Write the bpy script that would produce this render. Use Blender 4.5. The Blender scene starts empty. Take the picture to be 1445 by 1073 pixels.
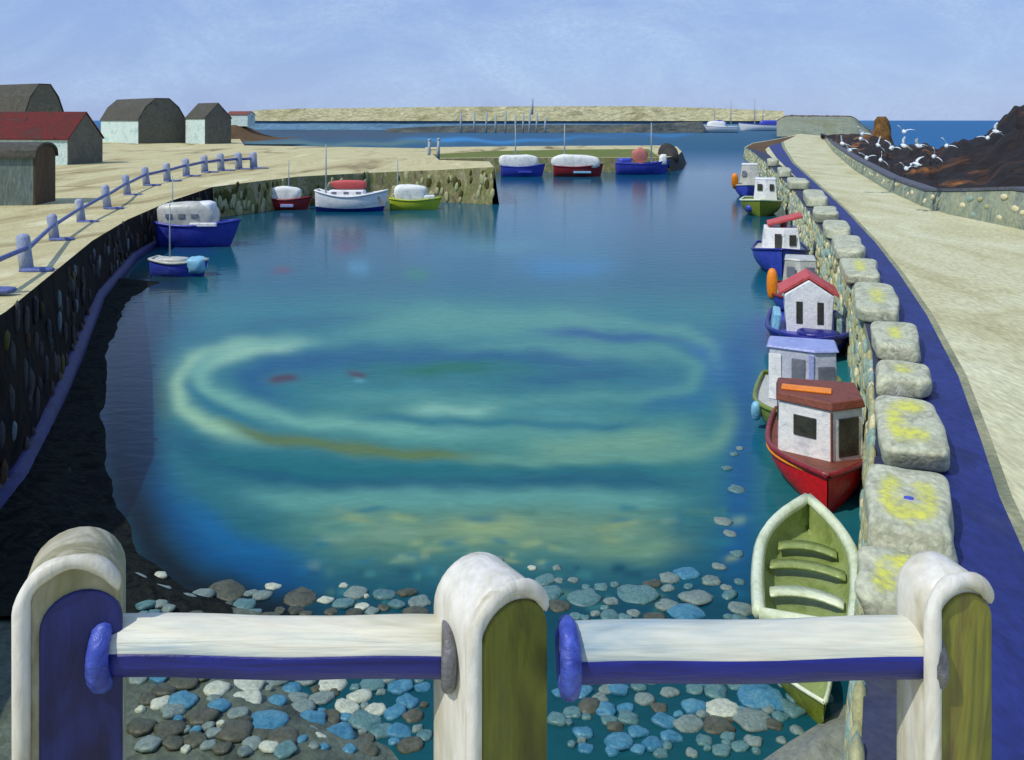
import bpy, bmesh, math, random
import numpy as np
from mathutils import Vector, Matrix, noise as mn
random.seed(7)
R = math.radians
scene = bpy.context.scene
col = scene.collection

# ------------------------------------------------------------------ camera, sky, sun, exposure
EYE = 9.0          # metres above the water
K = 1251.0         # focal length in photograph pixels
HY, CX = 170.0, 722.5
cam = bpy.data.cameras.new('camera')
camo = bpy.data.objects.new('camera', cam); col.objects.link(camo)
camo.location = (0, 0, EYE); camo.rotation_euler = (R(90), 0, 0)
cam.sensor_width = 36; cam.lens = 36 * K / 1445; cam.shift_y = -(536.5 - HY) / 1445
cam.clip_start = 0.1; cam.clip_end = 60000
scene.camera = camo

SUN_AZ = Vector((-0.80, -0.60)).normalized(); SUN_EL = R(51)
sd = Vector((SUN_AZ.x * math.cos(SUN_EL), SUN_AZ.y * math.cos(SUN_EL), math.sin(SUN_EL)))
sl = bpy.data.lights.new('sun', 'SUN'); sl.energy = 3.15; sl.angle = R(0.6); sl.color = (1, .95, .84)
so = bpy.data.objects.new('sun', sl); col.objects.link(so)
so.rotation_euler = sd.to_track_quat('Z', 'Y').to_euler()

world = bpy.data.worlds.new('World'); scene.world = world; world.use_nodes = True
wt = world.node_tree; wn = wt.nodes; wl = wt.links
for n in list(wn): wn.remove(n)
wo = wn.new('ShaderNodeOutputWorld'); bg = wn.new('ShaderNodeBackground'); bg.inputs['Strength'].default_value = 0.1
sky = wn.new('ShaderNodeTexSky'); sky.sky_type = 'NISHITA'; sky.sun_disc = False
sky.sun_elevation = SUN_EL; sky.sun_rotation = math.atan2(SUN_AZ.x, SUN_AZ.y)
sky.altitude = 0; sky.air_density = 1.0; sky.dust_density = 0.4; sky.ozone_density = 2.5
tc = wn.new('ShaderNodeTexCoord'); mp = wn.new('ShaderNodeMapping'); mp.inputs['Scale'].default_value = (2.4, 2.4, 4.6)
n1 = wn.new('ShaderNodeTexNoise'); n1.inputs['Scale'].default_value = 2.1; n1.inputs['Detail'].default_value = 9; n1.inputs['Roughness'].default_value = .68; n1.inputs['Distortion'].default_value = .5
r1 = wn.new('ShaderNodeValToRGB'); r1.color_ramp.elements[0].position = .40; r1.color_ramp.elements[1].position = .66
r1.color_ramp.elements[0].color = (0, 0, 0, 1); r1.color_ramp.elements[1].color = (1, 1, 1, 1)
n2 = wn.new('ShaderNodeTexNoise'); n2.inputs['Scale'].default_value = 60; n2.inputs['Detail'].default_value = 3; n2.inputs['Roughness'].default_value = .8
r2 = wn.new('ShaderNodeValToRGB'); r2.color_ramp.elements[0].position = .35; r2.color_ramp.elements[1].position = .65
r2.color_ramp.elements[0].color = (.45, .45, .45, 1); r2.color_ramp.elements[1].color = (1, 1, 1, 1)
ml = wn.new('ShaderNodeMath'); ml.operation = 'MULTIPLY'
m2 = wn.new('ShaderNodeMath'); m2.operation = 'MULTIPLY'; m2.inputs[1].default_value = .66
tint = wn.new('ShaderNodeMix'); tint.data_type = 'RGBA'; tint.blend_type = 'MIX'; tint.inputs[0].default_value = .72
tint.inputs[7].default_value = (3.0, 4.45, 8.5, 1)
cl = wn.new('ShaderNodeMix'); cl.data_type = 'RGBA'; cl.inputs[7].default_value = (5.1, 6.9, 9.2, 1)
wl.new(tc.outputs['Generated'], mp.inputs['Vector']); wl.new(mp.outputs[0], n1.inputs['Vector']); wl.new(mp.outputs[0], n2.inputs['Vector'])
wl.new(n1.outputs['Fac'], r1.inputs[0]); wl.new(n2.outputs['Fac'], r2.inputs[0])
wl.new(r1.outputs[0], ml.inputs[0]); wl.new(r2.outputs[0], ml.inputs[1]); wl.new(ml.outputs[0], m2.inputs[0])
wl.new(sky.outputs[0], tint.inputs[6]); wl.new(tint.outputs[2], cl.inputs[6]); wl.new(m2.outputs[0], cl.inputs[0])
wl.new(cl.outputs[2], bg.inputs['Color']); wl.new(bg.outputs[0], wo.inputs['Surface'])

vs = scene.view_settings; vs.view_transform = 'Standard'; vs.look = 'None'; vs.exposure = 0.0; vs.gamma = 1.0
scene.display_settings.display_device = 'sRGB'

# ------------------------------------------------------------------ helpers
def P(px, py, z=0.0):
    d = (EYE - z) * K / (py - HY)
    return Vector(((px - CX) / K * d, d, z))

QY = [-10, 17, 25, 34, 44, 56, 74, 90, 400]
QZ = [4.4, 4.4, 4.25, 3.6, 3.0, 2.6, 2.6, 3.1, 3.1]
def zq(Y): return float(np.interp(Y, QY, QZ))
def PL(px, py):                    # point on the left quay's own ground
    d = 50.0
    for _ in range(60): d = .5 * d + .5 * (EYE - zq(d)) * K / (py - HY)
    return Vector(((px - CX) / K * d, d, zq(d)))

def lin(c):
    c = c / 255.0
    return c / 12.92 if c <= .04045 else ((c + .055) / 1.055) ** 2.4
def S(r, g, b, k=1.0): return (lin(r) * k, lin(g) * k, lin(b) * k)

MATS = {}
def paint(name, cols, scale=1.0, stretch=(1, 1, 1), rough=.55, bump=.25, bscale=6.0, detail=5, spec=.35, rot=(0, 0, 0), dist=.8, grain=1.0):
    """a surface of several real pigments in brushy patches, with an uneven, laid-on relief"""
    m = bpy.data.materials.new(name); m.use_nodes = True
    nt = m.node_tree; N = nt.nodes; L = nt.links
    b = N['Principled BSDF']; b.inputs['Roughness'].default_value = rough
    b.inputs['Specular IOR Level'].default_value = spec
    t = N.new('ShaderNodeTexCoord'); mp = N.new('ShaderNodeMapping')
    mp.inputs['Scale'].default_value = stretch; mp.inputs['Rotation'].default_value = rot
    oi = N.new('ShaderNodeObjectInfo'); om = N.new('ShaderNodeMath'); om.operation = 'MULTIPLY'; om.inputs[1].default_value = 40.0
    L.new(oi.outputs['Random'], om.inputs[0]); cx3 = N.new('ShaderNodeCombineXYZ')
    for k3 in range(3): L.new(om.outputs[0], cx3.inputs[k3])
    L.new(cx3.outputs[0], mp.inputs['Location'])
    L.new(t.outputs['Object'], mp.inputs['Vector'])
    n = N.new('ShaderNodeTexNoise'); n.inputs['Scale'].default_value = scale; n.inputs['Detail'].default_value = detail
    n.inputs['Roughness'].default_value = .6; n.inputs['Distortion'].default_value = dist
    L.new(mp.outputs[0], n.inputs['Vector'])
    cr = N.new('ShaderNodeValToRGB'); e = cr.color_ramp.elements
    k = len(cols)
    while len(e) < k: e.new(.5)
    for i, c in enumerate(cols):
        e[i].position = .5 if k == 1 else .30 + .40 * i / (k - 1); e[i].color = (*c, 1)
    if k == 1: e[1].color = (*cols[0], 1)
    L.new(n.outputs['Fac'], cr.inputs[0])
    # fine grain of the pigment
    g = N.new('ShaderNodeTexNoise'); g.inputs['Scale'].default_value = bscale * 2.2; g.inputs['Detail'].default_value = 4
    L.new(mp.outputs[0], g.inputs['Vector'])
    gr = N.new('ShaderNodeMapRange'); gr.inputs[1].default_value = .3; gr.inputs[2].default_value = .7; gr.inputs[3].default_value = 1 - .22 * grain; gr.inputs[4].default_value = 1 + .18 * grain
    L.new(g.outputs['Fac'], gr.inputs[0])
    mx = N.new('ShaderNodeMix'); mx.data_type = 'RGBA'; mx.blend_type = 'MULTIPLY'; mx.inputs[0].default_value = 1
    L.new(cr.outputs[0], mx.inputs[6]); L.new(gr.outputs[0], mx.inputs[7]); L.new(mx.outputs[2], b.inputs['Base Color'])
    w = N.new('ShaderNodeTexNoise'); w.inputs['Scale'].default_value = bscale; w.inputs['Detail'].default_value = 5; w.inputs['Distortion'].default_value = 1.2
    L.new(mp.outputs[0], w.inputs['Vector'])
    bp = N.new('ShaderNodeBump'); bp.inputs['Strength'].default_value = bump; bp.inputs['Distance'].default_value = .4 / bscale
    L.new(w.outputs['Fac'], bp.inputs['Height']); L.new(bp.outputs[0], b.inputs['Normal'])
    MATS[name] = m
    return m

def tag(o, label=None, cat=None, group=None, kind=None):
    if label: o['label'] = label
    if cat: o['category'] = cat
    if group: o['group'] = group
    if kind: o['kind'] = kind
    return o
def thing(name, label, cat, loc=(0, 0, 0), rz=0.0, group=None):
    o = bpy.data.objects.new(name, None); col.objects.link(o); o.empty_display_size = .2
    o.location = loc; o.rotation_euler = (0, 0, rz)
    return tag(o, label, cat, group)

class MB:
    def __init__(s): s.v = []; s.f = []; s.m = []
    def add(s, vs, fs, mi=0):
        o = len(s.v); s.v += [tuple(v) for v in vs]
        for f in fs: s.f.append([o + i for i in f]); s.m.append(mi)
    def box(s, c, d, rz=0, mi=0, tilt=None):
        M = Matrix.Rotation(rz, 3, 'Z')
        if tilt is not None: M = M @ tilt
        vs = [Vector(c) + M @ Vector((sx * d[0] / 2, sy * d[1] / 2, sz * d[2] / 2)) for sz in (-1, 1) for sy in (-1, 1) for sx in (-1, 1)]
        s.add(vs, [(0, 2, 3, 1), (4, 5, 7, 6), (0, 1, 5, 4), (2, 6, 7, 3), (0, 4, 6, 2), (1, 3, 7, 5)], mi)
    def prism(s, poly, z0, z1, top=1.0, mi=0):     # poly counter-clockwise (x, y)
        n = len(poly); cx = sum(p[0] for p in poly) / n; cy = sum(p[1] for p in poly) / n
        vs = [(p[0], p[1], z0) for p in poly] + [(cx + (p[0] - cx) * top, cy + (p[1] - cy) * top, z1) for p in poly]
        s.add(vs, [tuple(range(n))[::-1], tuple(range(n, 2 * n))] + [(i, (i + 1) % n, n + (i + 1) % n, n + i) for i in range(n)], mi)
    def loft(s, rings, mi=0, caps=True):
        n = len(rings[0]); vs = [p for r in rings for p in r]; fs = []
        for a in range(len(rings) - 1):
            for i in range(n): fs.append((a * n + i, a * n + (i + 1) % n, (a + 1) * n + (i + 1) % n, (a + 1) * n + i))
        if caps: fs += [tuple(range(n))[::-1], tuple(range((len(rings) - 1) * n, len(rings) * n))]
        s.add(vs, fs, mi)
    def tube(s, pts, r, n=8, mi=0):
        pts = [Vector(p) for p in pts]; rings = []; pu = None
        for i, p in enumerate(pts):
            t = (pts[min(i + 1, len(pts) - 1)] - pts[max(i - 1, 0)]).normalized()
            u = t.cross(Vector((0, 0, 1)))
            if u.length < 1e-3: u = t.cross(Vector((1, 0, 0)))
            if pu is not None:
                q_ = pu - t * pu.dot(t)
                if q_.length > 1e-4: u = q_
            u.normalize(); pu = u; w = u.cross(t)
            rr = r[i] if isinstance(r, (list, tuple)) else r
            rings.append([p + u * rr * math.cos(a) + w * rr * math.sin(a) for a in [2 * math.pi * k / n for k in range(n)]])
        s.loft(rings, mi)
    def blob(s, c, d, rz=0, seg=10, rings=6, mi=0, jit=.0, sq=1.0, tilt=0, seed=0):
        M = Matrix.Rotation(rz, 3, 'Z') @ Matrix.Rotation(tilt, 3, 'Y'); rr = []
        def pw(a): return math.copysign(abs(a) ** sq, a)
        for i in range(rings + 1):
            th = math.pi * i / rings; ring = []
            for k in range(seg):
                ph = 2 * math.pi * k / seg
                p = Vector((pw(math.cos(ph)) * pw(math.sin(th)) * d[0] / 2, pw(math.sin(ph)) * pw(math.sin(th)) * d[1] / 2, -pw(math.cos(th)) * d[2] / 2))
                if jit: p *= 1 + jit * mn.noise(Vector((p.x / max(d) * 3 + seed * 7.1, p.y / max(d) * 3 + seed * 3.3, p.z / max(d) * 3 + seed)))
                ring.append(Vector(c) + M @ p)
            rr.append(ring)
        s.loft(rr, mi)
    def build(s, name, mats, parent=None, smooth=False, loc=None, rz=None, bevel=0):
        me = bpy.data.meshes.new(name); me.from_pydata(s.v, [], s.f); me.update()
        for p, i in zip(me.polygons, s.m): p.material_index = i
        bm = bmesh.new(); bm.from_mesh(me); bmesh.ops.remove_doubles(bm, verts=bm.verts, dist=1e-5); bmesh.ops.recalc_face_normals(bm, faces=bm.faces)
        bm.to_mesh(me); bm.free()
        if not isinstance(mats, (list, tuple)): mats = [mats]
        for m in mats: me.materials.append(m)
        if smooth:
            for p in me.polygons: p.use_smooth = True
        o = bpy.data.objects.new(name, me); col.objects.link(o)
        if parent: o.parent = parent
        if loc is not None: o.location = loc
        if rz is not None: o.rotation_euler = (0, 0, rz)
        if bevel:
            b = o.modifiers.new('bevel', 'BEVEL'); b.width = bevel; b.segments = 3; b.limit_method = 'ANGLE'
        return o

def sheet(name, pts, mat, parent=None, kind='structure'):
    me = bpy.data.meshes.new(name); bm = bmesh.new()
    vs = [bm.verts.new(p) for p in pts]; f = bm.faces.new(vs); bm.normal_update()
    if f.normal.z < 0: f.normal_flip()
    bmesh.ops.triangulate(bm, faces=[f]); bm.to_mesh(me); bm.free(); me.materials.append(mat)
    o = bpy.data.objects.new(name, me); col.objects.link(o)
    if parent: o.parent = parent
    elif kind: o['kind'] = kind
    return o

# ------------------------------------------------------------------ pigments
M = MATS
paint('sand', [S(92, 72, 44), S(170, 158, 112), S(196, 188, 142), S(184, 174, 126), S(214, 208, 168)], .16, (1, .22, 1), .8, .35, 5)
paint('path', [S(172, 166, 122), S(190, 186, 144), S(198, 196, 158), S(208, 206, 172)], .3, (1, .3, 1), .8, .5, 4, rot=(0, 0, R(20)))
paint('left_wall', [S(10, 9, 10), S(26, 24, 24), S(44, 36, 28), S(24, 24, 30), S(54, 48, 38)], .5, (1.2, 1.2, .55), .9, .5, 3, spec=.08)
paint('stone_dark', [S(28, 27, 30), S(54, 52, 54), S(74, 68, 62)], 1.5, (1, 1, 1), .8, .4, 6)
paint('stone_blue', [S(66, 82, 92), S(96, 110, 116), S(112, 122, 118)], 1.5, (1, 1, 1), .8, .4, 6)
paint('stone_moss', [S(56, 58, 20), S(78, 78, 28), S(92, 70, 26)], 1.5, (1, 1, 1), .8, .4, 6)
paint('stone_rust', [S(66, 42, 20), S(60, 44, 28), S(44, 36, 26)], 1.5, (1, 1, 1), .8, .4, 6)
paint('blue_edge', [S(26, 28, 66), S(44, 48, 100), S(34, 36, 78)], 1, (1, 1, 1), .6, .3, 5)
paint('pier_wall', [S(88, 80, 58), S(136, 130, 96), S(112, 118, 62), S(160, 152, 116), S(100, 104, 78)], .9, (1, 1, .5), .8, .5, 2)
paint('pier_dark', [S(28, 24, 20), S(58, 56, 50), S(44, 36, 26)], .8, (1, 1, .4), .8, .5, 2)
paint('grass', [S(70, 82, 26), S(104, 116, 44), S(92, 104, 36), S(122, 126, 64)], .25, (.4, 1, 1), .9, .4, 3)
paint('cobble_base', [S(96, 112, 98), S(132, 142, 114), S(150, 152, 118), S(118, 130, 112)], .8, (1, 1, 1), .75, .5, 4)
paint('cobble_teal', [S(116, 150, 148), S(142, 168, 156), S(156, 176, 160)], 2, (1, 1, 1), .7, .4, 6)
paint('cobble_olive', [S(146, 150, 104), S(170, 170, 126), S(152, 156, 122)], 2, (1, 1, 1), .7, .4, 6)
paint('cobble_cream', [S(200, 190, 142), S(216, 208, 168), S(190, 186, 150)], 2, (1, 1, 1), .7, .4, 6)
paint('cope', [S(132, 136, 108), S(172, 176, 148), S(192, 194, 166), S(160, 162, 134), S(208, 210, 188)], 1.1, (1, .7, 1), .6, .45, 5)
def add_lichen(m):
    nt = m.node_tree; N = nt.nodes; Lk = nt.links; b = N['Principled BSDF']; src = b.inputs['Base Color'].links[0].from_socket
    at = N.new('ShaderNodeAttribute'); at.attribute_name = 'lichen'
    t = N.new('ShaderNodeTexCoord'); n = N.new('ShaderNodeTexNoise'); n.inputs['Scale'].default_value = 7; n.inputs['Detail'].default_value = 5; oi = N.new('ShaderNodeObjectInfo'); n.noise_dimensions = '4D'; mm = N.new('ShaderNodeMath'); mm.operation = 'MULTIPLY'; mm.inputs[1].default_value = 30; Lk.new(oi.outputs['Random'], mm.inputs[0]); Lk.new(mm.outputs[0], n.inputs['W'])
    Lk.new(t.outputs['Object'], n.inputs['Vector'])
    ad = N.new('ShaderNodeMath'); ad.operation = 'ADD'; mr = N.new('ShaderNodeMapRange'); mr.inputs[1].default_value = .75; mr.inputs[2].default_value = 1.45; mr.inputs[4].default_value = .95
    Lk.new(at.outputs['Fac'], ad.inputs[0]); Lk.new(n.outputs['Fac'], ad.inputs[1]); Lk.new(ad.outputs[0], mr.inputs[0])
    cr = N.new('ShaderNodeValToRGB'); cr.color_ramp.elements[0].color = (*S(176, 178, 96), 1); cr.color_ramp.elements[1].color = (*S(214, 214, 84), 1); cr.color_ramp.elements[0].position = .35; cr.color_ramp.elements[1].position = .6
    Lk.new(n.outputs['Fac'], cr.inputs[0])
    mx = N.new('ShaderNodeMix'); mx.data_type = 'RGBA'; Lk.new(mr.outputs[0], mx.inputs[0]); Lk.new(src, mx.inputs[6]); Lk.new(cr.outputs[0], mx.inputs[7]); Lk.new(mx.outputs[2], b.inputs['Base Color'])
add_lichen(MATS['cope'])
paint('lichen', [S(178, 180, 84), S(206, 206, 92), S(196, 196, 110), S(214, 212, 84)], 1.6, (1, .7, 1), .7, .4, 6)
paint('joint', [S(36, 42, 70), S(54, 60, 84), S(64, 64, 68)], 1, (1, 1, 1), .8, .3, 4)
paint('shadow_fringe', [S(110, 116, 92), S(140, 142, 112), S(160, 158, 122)], .6, (1, 1, 1), .8, .4, 4)
paint('cope_shadow', [S(22, 28, 84), S(36, 46, 114), S(28, 38, 100), S(44, 52, 96)], .5, (1, .4, 1), .55, .35, 4)
paint('sea_wall', [S(92, 104, 88), S(124, 136, 118), S(146, 152, 124), S(112, 124, 120)], .45, (1, 1, .8), .8, .5, 2)
paint('sea_wall_cap', [S(74, 78, 92), S(98, 102, 110)], .6, (1, 1, 1), .8, .4, 3)
paint('rock', [S(14, 11, 9), S(22, 16, 12), S(32, 22, 14), S(22, 16, 12), S(40, 27, 16), S(92, 56, 22), S(150, 96, 36)], .2, (1, .4, .8), .85, .8, .7, dist=1.4)
paint('rock_dark', [S(38, 44, 48), S(56, 62, 66), S(70, 74, 74)], .1, (1, 1, 1), .85, .6, 1)
paint('rock_brown', [S(66, 42, 16), S(116, 84, 42), S(146, 110, 60)], .5, (1, 1, 1), .85, .7, 1.2)
paint('headland', [S(108, 118, 100), S(134, 142, 122), S(120, 122, 92)], .05, (1, 1, 1), .9, .5, .6)
paint('brown_earth', [S(60, 40, 20), S(98, 74, 40), S(80, 56, 28)], .15, (1, 1, 1), .9, .5, .8)
paint('mole_cream', [S(150, 142, 104), S(186, 180, 136), S(200, 194, 152), S(164, 158, 120)], .03, (1, 1, 2), .85, .5, .12)
paint('mole_dark', [S(52, 62, 66), S(92, 98, 94), S(112, 108, 90)], .03, (1, 1, 2), .85, .5, .12)
paint('mole_water', [S(66, 104, 136), S(92, 134, 162), S(80, 118, 142)], .02, (1, 1, 5), .7, .3, .1)
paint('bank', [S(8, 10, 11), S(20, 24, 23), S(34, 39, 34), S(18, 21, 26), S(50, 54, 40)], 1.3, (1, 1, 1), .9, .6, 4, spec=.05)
paint('shingle', [S(48, 56, 44), S(76, 86, 72), S(92, 104, 90), S(58, 66, 52)], .9, (1, 1, 1), .7, .6, 5)
paint('ramp', [S(104, 108, 92), S(134, 138, 122), S(120, 126, 120)], .7, (1, .5, 1), .7, .45, 5)
paint('pebble_pale', [S(150, 160, 140), S(182, 190, 170), S(166, 172, 150)], 4, (1, 1, 1), .5, .4, 9)
paint('pebble_grey', [S(88, 108, 104), S(118, 136, 128), S(100, 116, 110)], 4, (1, 1, 1), .5, .4, 9)
paint('pebble_dark', [S(52, 58, 46), S(76, 80, 64), S(88, 90, 76)], 4, (1, 1, 1), .5, .4, 9)
paint('pebble_blue', [S(40, 98, 124), S(64, 122, 146), S(88, 138, 152)], 4, (1, 1, 1), .4, .4, 9)
paint('pebble_teal', [S(56, 98, 104), S(88, 124, 122), S(72, 110, 110)], 4, (1, 1, 1), .4, .4, 9)
# painted concrete and metal
paint('post_white', [S(128, 118, 86), S(180, 174, 150), S(204, 200, 184), S(216, 214, 204), S(190, 184, 162)], 3.4, (1, 1, .3), .45, .28, 14, grain=.5)
paint('post_grey', [S(96, 96, 62), S(150, 144, 112), S(176, 170, 146), S(132, 128, 92), S(204, 198, 180)], 3, (1, 1, .3), .45, .28, 14, grain=.5)
paint('post_olive', [S(58, 50, 24), S(86, 88, 26), S(112, 114, 34), S(92, 94, 46), S(134, 132, 52), S(104, 88, 54)], 3.2, (1, 1, .22), .45, .28, 12, grain=.5)
paint('post_blue', [S(18, 18, 56), S(26, 32, 88), S(34, 42, 106), S(26, 30, 76), S(52, 50, 72), S(84, 66, 44)], 3, (1, 1, .25), .45, .28, 12, grain=.5)
paint('rail_white', [S(136, 160, 170), S(196, 200, 186), S(216, 212, 190), S(190, 186, 158), S(224, 222, 206)], 2.6, (.16, 1, 3.0), .4, .28, 16, grain=.5)
paint('rail_shade', [S(22, 26, 92), S(34, 42, 130), S(28, 34, 112), S(52, 66, 150)], 2.5, (.25, 1, 2.5), .4, .28, 16, grain=.5)  # shade on the rails' undersides, given as a blue colour
paint('socket_blue', [S(36, 48, 140), S(70, 90, 180), S(48, 60, 150)], 6, (1, 1, 1), .4, .6, 16)
paint('socket_grey', [S(70, 72, 80), S(110, 110, 112), S(90, 88, 84)], 6, (1, 1, 1), .45, .6, 16)
paint('railing_pale', [S(120, 136, 176), S(150, 160, 184), S(178, 180, 172)], 3, (1, 1, .4), .6, .3, 10)
paint('railing_blue', [S(60, 74, 132), S(84, 98, 152), S(104, 116, 158)], 3, (1, 1, .4), .6, .3, 10)
# houses
paint('house_white', [S(150, 184, 184), S(190, 214, 208), S(206, 222, 216), S(170, 204, 206)], .5, (1, 1, 1), .8, .4, 2.5)
paint('house_grey', [S(78, 80, 74), S(106, 106, 94), S(92, 92, 84), S(120, 118, 92)], .5, (1, 1, 1), .85, .4, 2.5)
paint('roof_red', [S(58, 22, 20), S(98, 22, 20), S(80, 26, 24), S(76, 52, 46)], .4, (1, 1, 1), .8, .4, 2)
paint('roof_grey', [S(56, 56, 52), S(80, 78, 68), S(68, 68, 60), S(92, 90, 80)], .4, (1, 1, 1), .85, .4, 2)
paint('shed_teal', [S(76, 88, 86), S(108, 124, 120), S(94, 106, 98), S(130, 140, 130)], 1.5, (1, 1, .2), .8, .4, 4)
paint('shed_brown', [S(62, 48, 32), S(92, 74, 50)], 1, (1, 1, .3), .8, .4, 4)
# boats
def bp(name, *cols, rough=.35, sc=1.6): paint(name, list(cols), sc, (1, 1, 1), rough, .3, 5, spec=.45, grain=.35)
bp('white', S(196, 200, 202), S(226, 228, 228), S(238, 238, 234), S(214, 218, 224))
bp('white_canvas', S(186, 194, 190), S(222, 226, 220), S(236, 238, 232), rough=.8)
bp('grey_paint', S(146, 152, 166), S(178, 184, 198), S(192, 196, 206), S(160, 166, 182))
bp('grey_pale', S(160, 164, 154), S(186, 188, 178), S(200, 200, 192))
bp('panel_slate', S(98, 104, 116), S(124, 128, 138))
bp('panel_lilac', S(130, 142, 196), S(158, 168, 212))
bp('navy', S(18, 20, 96), S(30, 32, 126), S(24, 28, 108), rough=.3)
bp('blue_hull', S(44, 56, 150), S(64, 78, 184), S(54, 68, 168), S(84, 104, 196))
bp('blue_mid', S(40, 46, 136), S(58, 68, 168), S(50, 58, 150))
bp('sky_blue', S(104, 168, 206), S(136, 194, 216), S(120, 180, 212))
bp('red', S(176, 10, 12), S(214, 18, 20), S(194, 12, 16))
bp('dark_red', S(96, 24, 28), S(136, 36, 40), S(118, 30, 34))
bp('red_roof', S(164, 62, 62), S(196, 84, 82), S(180, 70, 70), rough=.6)
bp('brown_roof', S(96, 52, 38), S(124, 66, 48), S(108, 58, 44), rough=.6)
bp('orange', S(220, 116, 14), S(238, 138, 24), S(226, 126, 20), rough=.5)
bp('salmon', S(170, 100, 90), S(194, 124, 112), rough=.8)
bp('olive', S(96, 112, 32), S(120, 136, 48), S(106, 124, 40))
bp('green_hull', S(86, 96, 20), S(106, 118, 30), S(120, 130, 44))
bp('green_in', S(104, 122, 58), S(130, 146, 80), S(142, 158, 96), S(116, 132, 66))
bp('green_rim', S(186, 200, 160), S(212, 222, 190), S(222, 230, 206))
bp('yellow_green', S(150, 164, 30), S(176, 188, 50), S(160, 176, 44))
bp('glass', S(44, 44, 38), S(66, 66, 58), S(54, 52, 46), rough=.25)
bp('pole', S(120, 140, 148), S(150, 166, 170), S(136, 152, 158), rough=.6)
bp('gull', S(190, 204, 214), S(222, 230, 234), S(206, 216, 226), rough=.7)
bp('rope', S(120, 96, 60), S(150, 124, 84), rough=.8)

# ------------------------------------------------------------------ water (one sheet, harbour and open sea)
def seg_dist(qx, qy, pts, ky):
    best = np.full(qx.shape, 1e9); par = np.zeros(qx.shape)
    ln = [math.hypot(b[0] - a[0], (b[1] - a[1]) * ky) for a, b in zip(pts[:-1], pts[1:])]; tot = sum(ln); acc = 0
    for (x0, y0), (x1, y1), l_ in zip(pts[:-1], pts[1:], ln):
        ax, ay, bx, by = x0, y0 * ky, x1, y1 * ky
        dx, dy = bx - ax, by - ay; L2 = dx * dx + dy * dy + 1e-9
        t = np.clip(((qx - ax) * dx + (qy * ky - ay) * dy) / L2, 0, 1)
        d = np.hypot(qx - ax - t * dx, qy * ky - ay - t * dy); m = d < best
        best = np.where(m, d, best); par = np.where(m, acc + t * l_, par); acc += l_
    fade = np.clip(np.minimum(par, tot - par) / max(1e-6, min(70.0, tot * .3)), 0, 1)
    return best / ky, .12 + .88 * fade
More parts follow.
